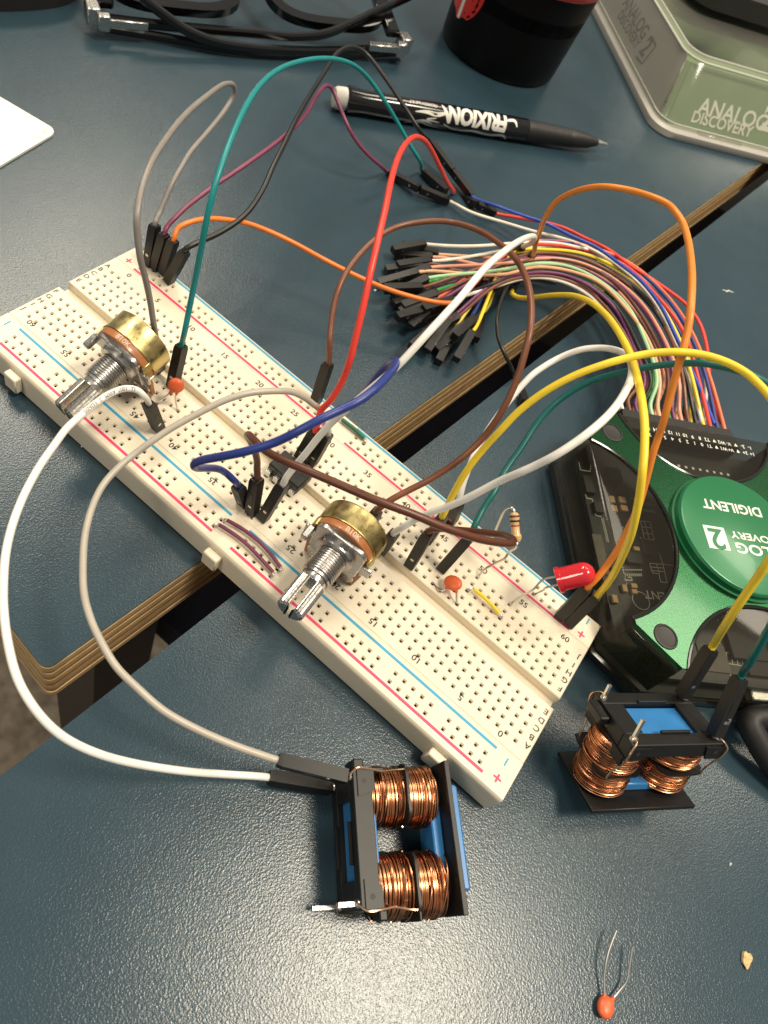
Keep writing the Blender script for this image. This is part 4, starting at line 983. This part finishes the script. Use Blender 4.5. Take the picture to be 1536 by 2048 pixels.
for i in range(15 + 13):
    lower = i >= 15; k = i if not lower else i - 15
    tt = (k + .5) / 15 if not lower else (k + 1.0) / 14
    pts = []
    slotx = -2.06 + (k + .5) * 3.98 / 15 + (.12 if lower else 0)
    z0 = 1.42 if not lower else 1.12
    st = DT @ Vector((slotx, 4.50, z0)); pts += [st, DT @ Vector((slotx, 5.0, z0 + .05))]
    jit = rnd.uniform(-.05, .05)
    for j in range(1, 8):
        q = min(1.0, max(0.0, tt + jit * (j / 3) + rnd.uniform(-.03, .03)))
        sq = 1 if j < 4 else 1
        u_ = INN[j][0] + (OUT[j][0] - INN[j][0]) * q; v_ = INN[j][1] + (OUT[j][1] - INN[j][1]) * q
        zc = (1.4, 1.35, 1.3, 1.2, 1.1, 1.0, .95)[j - 1]
        z = zc + (.22 if not lower else -.25) + .45 * (4 * q * (1 - q)) * (.6 if not lower else -.5) + rnd.uniform(-.08, .08)
        pts.append(at(u_, v_, max(.12, z)))
    ti = FAN[i]
    ends[ti] = i
    eu, ev = targets[ti]; ez = .75 - .5 * abs(ti / 27 - .4) + (.12 if not lower else -.2) + rnd.uniform(-.08, .08); ez = max(.16, ez)
    E = at(eu, ev, ez); dirn = (E - at(pinch[0], pinch[1], .8)).normalized()
    pts = pts + [E - dirn * .5, E + dirn * .12]
    Mesh().tube(smooth_path(spline(pts, 5), 2), .060, 8).build('wire', wm(cols[i % nW]), h)
    sw = Matrix.Rotation(rnd.uniform(-.30, .30), 3, 'Z') @ dirn; B = E + sw * 1.35; B.z = max(.14, ez - rnd.uniform(.0, .45))
    housing(h, B, E, (0, 0, 1), 0)
for (u0, v0, u1, v1, z0, z1, c_) in ((908, 722 - 8, 936, 610, .3, 1.0, 'yellow'),):
    pts = [at(1112, 556, 1.2), at(1050, 548, 1.1), at(1000, 560, 1.05), at(960, 590, .9), at(935, 620, .7), at(918, 645, .5), at(904, 668, .35)]
    Mesh().tube(smooth_path(spline(pts, 6), 2), .06, 8).build('wire', wm('yellow'), h); housing(h, at(876, 724, .16), at(906, 664, .3), (0, 0, 1), 0)
    pts = [at(1112, 566, 1.0), at(1050, 560, .9), at(1000, 575, .8), at(970, 592, .6), at(955, 603, .4)]
    Mesh().tube(smooth_path(spline(pts, 6), 2), .06, 8).build('wire', wm('black'), h); housing(h, at(918, 662, .16), at(956, 602, .3), (0, 0, 1), 0)
    pts = [at(1200, 505, 1.4), at(1110, 486, 1.4), at(1040, 486, 1.2), at(960, 492, 1.0), at(900, 492, .75), at(848, 488, .55)]
    Mesh().tube(smooth_path(spline(pts, 6), 2), .06, 8).build('wire', wm('ivory'), h); housing(h, at(785, 500, .42), at(850, 488, .55), (0, 0, 1), 0)
# the long wires of the harness that meet the jumpers at the far side
def harness_wire(col, pts, Tt, Bt, r=.062):
    """Tt wire end of the shell, Bt its mating end"""
    P_ = [at(*p) for p in pts]
    B = at(*Bt); T_ = reach(B, Tt, 1.4, False)
    if T_.z < .14: T_ = at(Tt[0], Tt[1], .2)
    d = (T_ - B).normalized()
    Mesh().tube(smooth_path(spline([T_ - d * .1, T_ + d * .1] + P_, 8), 2), r, 10).build('wire', wm(col), h)
    housing(h, B, T_, (0, 0, 1), 0)
mid = [(1327, 583), (1372, 650)]
harness_wire('ivory', [(943, 425, .35), (1008, 445, .5), (1068, 463, .8), (1128, 478, 1.1), (1185, 500, 1.5), (1240, 535, 1.75), (1290, 580, 1.8), (1330, 640, 1.75), (1362, 720, 1.7), (1392, 800, 1.55), (1404, 845, 1.42)], (898, 402), (840, 378, .3))
harness_wire('blue2', [(993, 412, .6), (1048, 432, .9), (1093, 447, 1.2), (1143, 472, 1.5), (1193, 495, 1.8), (1240, 528, 2.0), (1277, 557, 2.05), (1303, 586, 2.05), (1326, 620, 2.0), (1348, 665, 1.95), (1378, 730, 1.8), (1405, 790, 1.6), (1428, 848, 1.42)], (943, 391), (905, 342, .45))
harness_wire('red', [(1048, 437, .4), (1118, 452, .7), (1168, 475, 1.0), (1218, 500, 1.4), (1262, 532, 1.5), (1303, 558, 1.5), (1339, 583, 1.5), (1370, 607, 1.5), (1399, 646, 1.5), (1415, 704, 1.5), (1420, 777, 1.45), (1432, 819, 1.4), (1444, 848, 1.35)], (991, 426), (955, 410, .3))

# ------------------------------------------------------------------ things round the edge of the picture
# pen
pA, pB = at(668, 187, .62), at(1216, 288, .50)
pt = thing('pen', 'black erasable ballpoint pen with white swirling print, lying behind the wires', 'pen', pA)
axp = (pB - pA).normalized(); axp.z = 0; axp.normalize(); Lp = (pB - pA).length
TP = zframe((pA.x, pA.y, .475), axp, (0, 0, 1)); RP = .47
Mesh().lathe([(.20, 0), (.36, .04), (.42, .16), (.43, .52)], 28, T=TP).build('eraser', mat('frosted rubber', (.62, .60, .55), .5, sss=.1), pt)
Mesh().lathe([(.45, .52), (.52, .60), (RP - .02, 1.2), (RP, 2.5), (RP, Lp * .62)], 40, T=TP).build('barrel', M['blackgloss'], pt)
Mesh().lathe([(RP - .005, Lp * .62 + .01), (RP - .015, Lp * .66), (RP - .015, Lp * .665)], 40, T=TP).build('collar', M['blackgloss'], pt)
g = Mesh(); pr = [(RP - .02, Lp * .667)]
for k in range(14): z = Lp * .70 + k * .13; pr += [(RP - .03 - .004 * k, z), (RP - .045 - .004 * k, z + .05), (RP - .03 - .004 * k, z + .08)]
pr += [(RP - .10, Lp * .86), (.29, Lp * .92), (.15, Lp * .955)]
g.lathe(pr, 36, T=TP); g.build('grip', M['blackmatte'], pt)
Mesh().lathe([(.15, Lp * .955), (.10, Lp * .975), (.06, Lp * .99), (.035, Lp)], 16, T=TP).build('metal_tip', M['steel'], pt)
w_ = Mesh()
# lettering and flame-like swirls wrapped on the barrel; angle 0 faces up
TW = TP @ Matrix.Rotation(math.pi, 4, 'Z') if False else TP
vdir = TP.inverted().to_3x3() @ (CAM - TP.translation); aV = math.atan2(vdir.y, vdir.x)
sgn = 1
upl = (TP.inverted().to_3x3() @ Vector((-axp.y, axp.x, 0))); 
sgn = 1 if (math.sin(aV + .1 - aV) * 0 + (Vector((-math.sin(aV), math.cos(aV), 0)).dot(upl)) > 0) else -1
def wrap(x, y): a = aV + sgn * y / RP; return ((RP + .006) * math.cos(a), (RP + .006) * math.sin(a), x)
vs, fs = text2d('FRIXION', .9, .05, 'CENTER', sub=2)
w_.add([wrap(Lp * .475 - x * .80, -y * 1.05 + .17) for x, y in vs], fs, 0, TP)
def ribbon(pts, w0, w1):
    c = spline([(x, y, 0) for x, y in pts], 8); L_ = []
    for i, p in enumerate(c):
        d = (c[min(i + 1, len(c) - 1)] - c[max(i - 1, 0)]).normalized(); n_ = Vector((-d.y, d.x, 0)); f_ = i / (len(c) - 1); ww = (w0 + (w1 - w0) * f_) * (.25 + .75 * math.sin(math.pi * min(1, max(0, f_))) ** .6)
        L_ += [p + n_ * ww / 2, p - n_ * ww / 2]
    w_.add([wrap(p.x, p.y) for p in L_], [(2 * i, 2 * i + 1, 2 * i + 3, 2 * i + 2) for i in range(len(c) - 1)], 0, TP)
q = Lp * .475
ribbon([(q - 1.5, -.30), (q - .9, -.52), (q, -.42), (q + .7, -.50), (q + 1.4, -.40), (q + 1.7, -.62)], .12, .16)
ribbon([(q - 2.6, -.34), (q - 2.1, -.52), (q - 1.2, -.70), (q - .2, -.78), (q + .8, -.84), (q + 1.55, -.70)], .13, .10)
ribbon([(q - 3.2, -.60), (q - 2.8, -.42), (q - 2.4, -.30), (q - 2.0, -.38)], .12, .12); ribbon([(q - 2.9, .0), (q - 2.4, .05), (q - 1.9, .02), (q - 1.5, .12)], .10, .22)
ribbon([(q - 1.9, -.12), (q - 2.3, -.22), (q - 1.7, -.28)], .08, .06); ribbon([(q + 1.35, .25), (q + 1.75, .30), (q + 1.9, .05)], .16, .10); ribbon([(q - 1.7, .45), (q - 1.5, .15), (q - 1.3, -.25)], .12, .18)
vs, fs = text2d('FRIXION ball 0.7', .2, .01, 'CENTER', sub=1); w_.add([wrap(Lp * .475 - 2.55 - x * .9, -y + .36) for x, y in vs], fs, 0, TP)
w_.build('barrel_print', M['white_print'], pt, smooth=False)

# mug
def mug_hit(U, V, rz):
    best = None
    for k in range(720):
        a = math.radians(k / 2)
        for z in [q * .1 for q in range(8, 110)]:
            p = Vector((-9.4 + rz(z) * math.cos(a), 28.0 + rz(z) * math.sin(a), z))
            if Vector((math.cos(a), math.sin(a), 0)).dot(CAM - p) < 0: continue
            d = p - CAM; w = d.dot(RZ); s_ = (PX + FPX * d.dot(RX) / w - U) ** 2 + (PY + FPX * d.dot(RY) / w - V) ** 2
            if best is None or s_ < best[0]: best = (s_, a, z)
    return best
HT = mug_hit(1150, 8, lambda z: 3.0 + .05 * z)[2]; print('mug height', HT)
mg = thing('travel_mug', 'black round travel mug with a red lid rim and a red emblem on its side', 'mug', (-9.4, 28.0, 0))
RB_ = 3.0; RT = 3.0 + .05 * HT
rim_r = lambda z: RB_ + (RT - RB_) * z / HT
M['mug'] = mat('black powder coat', (.0035, .0035, .004), .42, spec=.18, bump=.06, bscale=70, bdist=.003)
mz = [(RB_ - .35, .0), (RB_ - .08, .04), (RB_, .18)] + [(rim_r(z), z) for z in (1, 3, HT * .6, HT)] + [(RT - .1, HT + .02)]
Mesh().lathe(mz, 72).build('body', M['mug'], mg, world=False)
M['red'] = mat('red plastic', (.66, .035, .025), .3, coat=.2)
Mesh().lathe([(RT + .06, HT + .02), (RT + .12, HT + .1), (RT + .12, HT + 1.0), (RT - .1, HT + 1.2), (.4, HT + 1.25)], 64).build('lid', M['red'], mg, world=False)
def onmug(msh, pts2, a0, z0, off, mi=0):
    msh.add([((rim_r(z0 + y) + off) * math.cos(a0 + x / RT), (rim_r(z0 + y) + off) * math.sin(a0 + x / RT), z0 + y) for x, y in pts2], [tuple(range(len(pts2)))], mi)
_, aE, zE = mug_hit(912, 36, rim_r)
em = Mesh()
for k in range(10):
    y0, y1 = 3.0 * k / 10, 3.0 * (k + 1) / 10
    hw = lambda y: 1.35 * math.sqrt(max(0, 1 - ((y - 1.5) / 1.5) ** 2))
    for j in range(6):
        onmug(em, [(hw(y0) * (-1 + j / 3), y0), (hw(y0) * (-1 + (j + 1) / 3), y0), (hw(y1) * (-1 + (j + 1) / 3), y1), (hw(y1) * (-1 + j / 3), y1)], aE, zE, .006)
emb = em.build('emblem', M['red'], mg, world=False, smooth=False)
st = Mesh()
for k in range(10):
    y0, y1 = .08 + 2.7 * k / 10, .08 + 2.7 * (k + 1) / 10
    onmug(st, [(.0, y0), (.24, y0), (.24, y1), (.0, y1)], aE, zE, .011)
    if k > 4: onmug(st, [(-.32, y0), (-.2, y0), (-.2, y1), (-.32, y1)], aE, zE, .011)
st.build('emblem_stripe', M['white_print'], mg, world=False, smooth=False)

# eyeglasses, folded
M['acetate'] = mat('black acetate', (.006, .006, .0065), .10, coat=.5)
M['lens'] = clear_mat('lens', (.80, .85, .87), .5, .03, .03, (.3, .34, .36))
gl = thing('eyeglasses', 'folded black-framed eyeglasses with steel hinges, cut off by the top of the picture', 'eyeglasses', at(500, 60, 0))
def gp_(u_, v_, z_): return at(u_, v_, z_)
Lh, Rh = at(196, 25, .75), at(800, 84, .75)
gx = (Rh - Lh).normalized(); gx.z = 0; gx.normalize(); Wg = (Rh - Lh).length; gn = Vector((-gx.y, gx.x, 0))          # gn points away from the viewer
tilt = math.radians(14)
gz = (Vector((0, 0, 1)) * math.sin(tilt) + gn * math.cos(tilt)).normalized()
TG = frame(Lh + gx * (Wg / 2), gx, z=gx.cross(gz)) if False else Matrix(((gx.x, gz.x, gx.cross(gz).x, 0), (gx.y, gz.y, gx.cross(gz).y, 0), (gx.z, gz.z, gx.cross(gz).z, 0), (0, 0, 0, 1)))
TG.translation = Lh + gx * (Wg / 2) + gz * 2.5 + Vector((0, 0, .12))
def lens_outline(cx, w, h, n=40):
    out = []
    for i in range(n):
        a = 2 * math.pi * i / n; c, s = math.cos(a), math.sin(a); e = .62
        out.append((cx + w / 2 * math.copysign(abs(c) ** e, c), h / 2 * math.copysign(abs(s) ** e, s)))
    return out
fr = Mesh()
for s in (-1, 1):
    o_, i_ = lens_outline(s * Wg * .258, Wg * .44, 4.5), lens_outline(s * Wg * .258, Wg * .44 - .8, 3.7)
    n = len(o_); vs = []
    for z in (-.18, .18): vs += [(x, y, z) for x, y in o_] + [(x, y, z) for x, y in i_]
    fs = []
    for k in range(n):
        j = (k + 1) % n
        fs += [(k, j, 2 * n + j, 2 * n + k), (n + j, n + k, 3 * n + k, 3 * n + j), (2 * n + k, 2 * n + j, 3 * n + j, 3 * n + k), (j, k, n + k, n + j)]
    fr.add(vs, fs, 0, TG)
fr.box((-.85, .1, -.17), (.85, .75, .17), ch=.08, T=TG)
for s in (-1, 1): fr.box((s * Wg * .475 - .3, -2.3, -.2), (s * Wg * .475 + .3, .9, .2), ch=.08, T=TG)
fr.build('frame_front', M['acetate'], gl)
for s in (-1, 1): Mesh().prism(lens_outline(s * Wg * .258, Wg * .44 - .78, 3.72), -.05, .05, T=TG).build('lens', M['lens'], gl)
def temple(pts, w=.34):
    c = spline([at(*p) for p in pts], 9); ms = Mesh(); vs = []; n = len(c)
    for i, p in enumerate(c):
        d = (c[min(i + 1, n - 1)] - c[max(i - 1, 0)]).normalized(); side = d.cross(Vector((0, 0, 1))).normalized(); u2 = side.cross(d)
        for a, b in ((-1, -.55), (-.55, -1), (.55, -1), (1, -.55), (1, .55), (.55, 1), (-.55, 1), (-1, .55)): vs.append(p + side * a * .14 + u2 * b * w / 2)
    fs = [(i * 8 + j, i * 8 + (j + 1) % 8, (i + 1) * 8 + (j + 1) % 8, (i + 1) * 8 + j) for i in range(n - 1) for j in range(8)] + [tuple(reversed(range(8))), tuple(range((n - 1) * 8, n * 8))]
    ms.add(vs, fs); ms.build('temple', M['acetate'], gl)
temple([(205, 37, .55), (300, 48, .55), (400, 58, .6), (520, 68, .65), (590, 74, .75), (650, 68, .95), (700, 48, 1.2), (750, 24, 1.5), (800, 2, 1.8), (850, -22, 2.0)])
temple([(803, 92, .4), (700, 101, .4), (600, 102, .4), (500, 96, .42), (430, 84, .5), (375, 62, .75), (335, 35, 1.05), (300, 8, 1.35), (270, -20, 1.6)])
temple([(803, 104, .22), (700, 110, .2), (600, 110, .2), (480, 102, .2), (380, 84, .2), (300, 70, .22), (215, 56, .3)], .3)
for o_, sgn_ in ((Lh, 1), (Rh, -1)):
    hm = Mesh(); T_ = frame(o_ + Vector((0, 0, -.25)), gx * sgn_, z=(0, 0, 1))
    hm.box((-.45, -.35, -.1), (.05, .35, .55), ch=.05, T=T_); hm.box((-.1, -.62 if sgn_ > 0 else .25, -.12), (.35, -.3 if sgn_ > 0 else .62, .45), ch=.04, T=T_)
    hm.box((.3, -.60 if sgn_ > 0 else .28, .05), (1.75, -.50 if sgn_ > 0 else .60, .33), ch=.02, T=T_)
    hm.build('hinge', M['steel'], gl)

# storage box of the instrument
cB = Vector((-.95, 30.2, 0)); qx = Vector((.742, .670, 0)); qy = Vector((-.625, .781, 0)); qy = (qy - qx * qy.dot(qx)).normalized()
TB_ = Matrix(((qx.x, qy.x, 0, cB.x), (qx.y, qy.y, 0, cB.y), (0, 0, 1, 0), (0, 0, 0, 1)))
bx = thing('storage_box', 'clear plastic storage box with a green printed front panel and grey printed side', 'box', T=TB_)
M['boxclear'] = clear_mat('frosted box plastic', (.93, .95, .90), .5, .12, .20, (.50, .50, .45))
M['boxgrey'] = mat('grey card lining', (.34, .325, .30), .65, var=.05, vscale=1)
M['boxgreen'] = mat('green card panel', (.16, .25, .11), .55, var=.06, vscale=1)
BW, BD, HB = 15, 17, 2.95
def ringbox(msh, pts_z, close=True):
    k = len(pts_z[0][0]); vs = [(x, y, z) for p, z in pts_z for x, y in p]
    fs = [(r * k + i, r * k + (i + 1) % k, (r + 1) * k + (i + 1) % k, (r + 1) * k + i) for r in range(len(pts_z) - 1) for i in range(k)]
    if close: fs.append(tuple(range((len(pts_z) - 1) * k, len(pts_z) * k)))
    msh.add(vs, fs)
def rr(x0, y0, x1, y1, r): return rrect(x1 - x0, y1 - y0, r, 6, (x0 + x1) / 2, (y0 + y1) / 2)
base = Mesh(); ringbox(base, [(rr(-.02, -.02, BW, BD, 1.2), 0), (rr(-.05, -.05, BW, BD, 1.2), .05), (rr(-.02, -.02, BW, BD, 1.2), .32), (rr(.22, .22, BW - .3, BD - .3, 1.0), .40)]); base.build('base_rim', mat('grey frosted rim', (.40, .385, .35), .35, coat=.2), bx, world=False)
lin = Mesh(); 
lin.add([(.42, 1.2, .41), (.42, BD - 1, .41), (.66, BD - 1.9, HB - .12), (.66, 2.3, HB - .12)], [(0, 3, 2, 1)]); lin.add([(.46, 1.2, .41), (.46, BD - 1, .41), (.70, BD - 1.9, HB - .12), (.70, 2.3, HB - .12)], [(0, 1, 2, 3)])
side = lin.build('side_lining', M['boxgrey'], bx, world=False, smooth=False)
frn = Mesh(); frn.add([(.7, .62, .41), (BW - 1, .62, .41), (BW - 1.2, 2.02, HB - .25), (.95, 2.02, HB - .25), (.7, .66, .41), (BW - 1, .66, .41), (BW - 1.2, 2.06, HB - .25), (.95, 2.06, HB - .25)], [(0, 1, 2, 3), (7, 6, 5, 4), (0, 3, 7, 4)])
front = frn.build('front_panel', M['boxgreen'], bx, world=False, smooth=False)
corner = Mesh(); corner.add([(.44, .9, .41), (.74, .64, .41), (.98, 2.04, HB - .25), (.68, 2.2, HB - .25)], [(0, 1, 2, 3)]); corner.build('corner_strip', M['boxgreen'], bx, world=False, smooth=False)
lidb = Mesh(); ringbox(lidb, [(rr(.22, .30, BW - .3, BD - .3, 1.0), .401), (rr(.36, .48, BW - .5, BD - .5, 1.0), .62), (rr(.52, 1.75, BW - .8, BD - .8, 1.1), HB - .1), (rr(.62, 1.95, BW - .9, BD - .9, 1.1), HB), (rr(.95, 2.45, BW - 1.2, BD - 1.2, 1.0), HB + .04), (rr(1.35, 2.95, BW - 1.6, BD - 1.6, .9), HB - .10), (rr(1.6, 3.3, BW - 1.8, BD - 1.8, .8), HB - .35)])
lidb.build('clear_lid', M['boxclear'], bx, world=False, angle=50)
inn = Mesh(); inn.box((1.2, 2.6, .42), (BW - 1.4, BD - 1.4, 1.9), ch=.1); inn.build('tray_insert', mat('pale insert', (.50, .50, .40), .6), bx, world=False)
edge = Mesh()
for ring_, z_, r_ in ((rr(.55, 1.82, BW - .8, BD - .8, 1.1), HB - .02, .05), (rr(1.0, 2.5, BW - 1.2, BD - 1.2, 1.0), HB + .03, .035), (rr(.30, .40, BW - .4, BD - .4, 1.0), .55, .03)):
    ring_ = [(x, y, z_) for x, y in ring_]; edge.tube(ring_ + [ring_[0]], r_, 6)
edge.build('moulded_edge', mat('frosted edge', (.62, .62, .56), .3, coat=.3), bx, world=False)
Mesh().prism(rr(1.9, 3.6, BW - 2, BD - 2, .8), 1.901, 1.95).build('green_card', M['boxgreen'], bx, world=False)
Mesh().box((2.5, .20, .33), (5.2, .52, .50), ch=.06).build('latch_tab', M['boxclear'], bx, world=False)
# printing: white on the front, dark on the side
fdir = Vector((.0, 1.40, HB - .66)).normalized(); FT = frame((4.6, 1.34 - .012, 1.55), (1, 0, 0), y=fdir)
wp = Mesh(); 
def at_front(u_, v_):
    o = CAM; d = ray(u_, v_); n_ = (TB_.to_3x3() @ fdir.cross(Vector((1, 0, 0)))).normalized(); p0 = TB_ @ Vector((4, .61, .41)); k = (p0 - o).dot(n_) / d.dot(n_); q = TB_.inverted() @ (o + d * k); return q
qa, qb = at_front(1395, 210), at_front(1383, 232)
FF = frame(Vector((0, 0, 0)), (1, 0, 0), y=fdir)
def front_text(s, u_, v_, size, align='LEFT', sx=1.0, bold=.02):
    q = at_front(u_, v_); T_ = FF.copy(); T_.translation = q + (FF.to_3x3() @ Vector((0, 0, .015))); put_text(wp, s, T_, size, align=align, sx=sx, bold=bold)
front_text('ANALOG', 1398, 212, 1.02, sx=1.0); front_text('DISCOVERY', 1383, 233, .72, sx=.98)
T_ = FF.copy(); T_.translation = at_front(1536, 240) + FF.to_3x3() @ Vector((0, 0, .015)); put_text(wp, '2', T_, 1.6, bold=.03)
wp.build('front_print', M['white_print'], front, world=False, smooth=False)
sdir = Vector((.24, 0, HB - .53)).normalized()
SF = frame(Vector((0, 0, 0)), (0, -1, 0), y=sdir)
dk = Mesh()
def at_side(u_, v_):
    d = ray(u_, v_); nl = Vector((0, -1, 0)).cross(sdir); n_ = (TB_.to_3x3() @ nl).normalized(); p0 = TB_ @ Vector((.42, 4, .41)); k = (p0 - CAM).dot(n_) / d.dot(n_); return TB_.inverted() @ (CAM + d * k)
def side_text(s, a, b, size, bold=.015, align='CENTER', sx=1.0):
    q = (at_side(*a) + at_side(*b)) / 2; T_ = SF.copy(); T_.translation = q + SF.to_3x3() @ Vector((0, 0, .012)); put_text(dk, s, T_, size, align=align, bold=bold, sx=sx)
side_text('ANALOG', (1253, 2), (1290, 68), .92); side_text('DISCOVERY', (1238, 20), (1277, 100), .66)
side_text('2', (1292, 95), (1292, 95), 1.25, .03)
for a, b in (((1272, 113), (1284, 128)), ((1284, 128), (1312, 92)), ((1312, 92), (1303, 72)),): 
    p, q = at_side(*a), at_side(*b); d = (q - p).normalized(); n_ = d.cross(SF.to_3x3() @ Vector((0, 0, 1))) * .05; o_ = SF.to_3x3() @ Vector((0, 0, .012))
    dk.add([p - n_ + o_, q - n_ + o_, q + n_ + o_, p + n_ + o_], [(0, 1, 2, 3)])
dk.build('side_print', mat('grey ink', (.05, .045, .045), .6), side, world=False, smooth=False)

# black and yellow meter lying on the box
mo = at(1480, 14, 3.6)
mt = thing('multimeter', 'black handheld meter with ribbed keys and a yellow corner, lying on the storage box', 'meter', (mo.x, mo.y, HB + .05))
Tm = Matrix(((qx.x, qy.x, 0, mo.x), (qx.y, qy.y, 0, mo.y), (0, 0, 1, HB + .06), (0, 0, 0, 1)))
mt.matrix_basis = Tm
Mesh().prism(rrect(9, 14, 1.4, 6, 2.2, 7.3), 0, 1.3, ch=.35).build('body', M['blackmatte'], mt, world=False)
Mesh().prism(rrect(6.2, 5.0, .8, 5, 4.4, 3.4), 1.3, 1.55, ch=.12).build('yellow_panel', mat('yellow plastic', (.78, .55, .04), .4), mt, world=False)
for k in range(4): Mesh().prism(rrect(.95, .7, .15, 3, -1.2 + 1.25 * k, 1.25), 1.3, 1.62, ch=.1).build('key', M['black'], mt, world=False)

# white card at the left edge
ca, cb_, cc_ = at(0, 200, .06), at(105, 262, .06), at(0, 341, .06)
e1 = (ca - cb_).normalized(); e2 = (cc_ - cb_); e2 = (e2 - e1 * e2.dot(e1)).normalized()
cd_ = thing('white_card', 'white plastic card with rounded corner poking in at the left edge', 'card', cb_)
TC = Matrix(((e1.x, e2.x, 0, cb_.x), (e1.y, e2.y, 0, cb_.y), (0, 0, 1, 0), (0, 0, 0, 1)))
poly = [(x, y) for x, y in rrect(5.6, 8.7, .35, 6, 2.66, 4.24)]
if TC.to_3x3().determinant() < 0: poly = poly[::-1]
Mesh().prism(poly, .012, .09, T=TC).build('card_body', mat('white card plastic', (.86, .84, .78), .35), cd_, angle=30)
ct = Mesh(); o_ = at(78, 270, .093); ct_x = (at(62, 276, .093) - at(93, 258, .093)).normalized(); put_text(ct, 'BK2551', frame(o_, ct_x, z=(0, 0, 1)), .26); ct.build('card_print', mat('faint grey print', (.55, .48, .42), .6), cd_, smooth=False)

# black pouch at the far left corner
po = at(40, -40, .4)
pc = thing('black_pouch', 'black soft pouch, only its edge showing in the far left corner', 'pouch', po)
pu = Mesh(); lp = [at(-260, 22, 0), at(-40, 24, 0), at(60, 22, 0), at(120, 14, 0), at(152, 0, 0), at(150, -60, 0), at(60, -160, 0), at(-260, -160, 0)]
poly = [(p.x, p.y) for p in spline(lp + [lp[0]], 5)[:-1]]
if sum(poly[i - 1][0] * poly[i][1] - poly[i][0] * poly[i - 1][1] for i in range(len(poly))) < 0: poly = poly[::-1]
pu.prism(poly, .004, 1.4, ch=.12); pu.build('pouch_body', mat('black cloth', (.008, .008, .009), .8, bump=.3, bscale=14, bdist=.02), pc)

# bits on the tables
def crumb(label, u_, v_, rx, ry, rz, col, cat='crumb', seed=1, name='crumb'):
    rn = random.Random(seed); o_ = at(u_, v_, 0)
    bm = bmesh.new(); bmesh.ops.create_icosphere(bm, subdivisions=3, radius=1)
    ms = Mesh(); vs = []
    ph = [rn.uniform(0, 6) for _ in range(6)]
    for q in bm.verts:
        c = q.co; k = 1 + .16 * math.sin(c.x * 4 + ph[0]) + .14 * math.sin(c.y * 5 + ph[1]) + .1 * math.sin(c.z * 6 + c.x * 3 + ph[2]) + rn.uniform(-.03, .03)
        vs.append(o_ + Vector((c.x * k * rx, c.y * k * ry, max(-.6, c.z) * k * rz + rz * .6 + .003)))
    bm.verts.index_update(); ms.add(vs, [[q.index for q in f.verts] for f in bm.faces]); bm.free()
    return tag(ms.build(name, mat(label[:20], col, .8, var=.3, vscale=20, bump=.4, bscale=30, bdist=.01)), label, cat)
crumb('tan crumb on the near table at the lower right corner', 1491, 1918, .11, .16, .06, (.62, .44, .22), seed=2)
crumb('tiny pale speck on the near table right of the standing transformer', 1460, 1728, .025, .04, .02, (.75, .72, .62), 'speck', 4, 'speck')
crumb('tiny white plastic burr on the table against the near side of the breadboard', 166, 892, .03, .05, .02, (.8, .78, .72), 'burr', 8, 'plastic_burr')
crumb('tiny pale chip on the table beside the orange wire', 750, 581, .035, .05, .02, (.75, .70, .58), 'chip', 6, 'paper_chip')
sc = Mesh(); rn = random.Random(3)
def scuff(label, u_, v_, du, dv, w):
    a, b = at(u_, v_, .004), at(u_ + du, v_ + dv, .004); d = (b - a); n_ = Vector((-d.y, d.x, 0)).normalized()
    L_ = []; k = 9
    for i in range(k + 1):
        p = a + d * i / k + n_ * rn.uniform(-w, w); ww = w * math.sin(math.pi * (i + .3) / (k + .6)) * rn.uniform(.5, 1.2); L_ += [p + n_ * ww, p - n_ * ww]
    m_ = Mesh().add(L_, [(2 * i, 2 * i + 1, 2 * i + 3, 2 * i + 2) for i in range(k)])
    o = m_.build('scuff_mark', mat('pale scuff', (.55, .55, .50), .8), None, smooth=False); tag(o, label, 'scuff')
scuff('pale scuff on the near table top right of the orange arch', 1444, 579, 24, 6, .05)
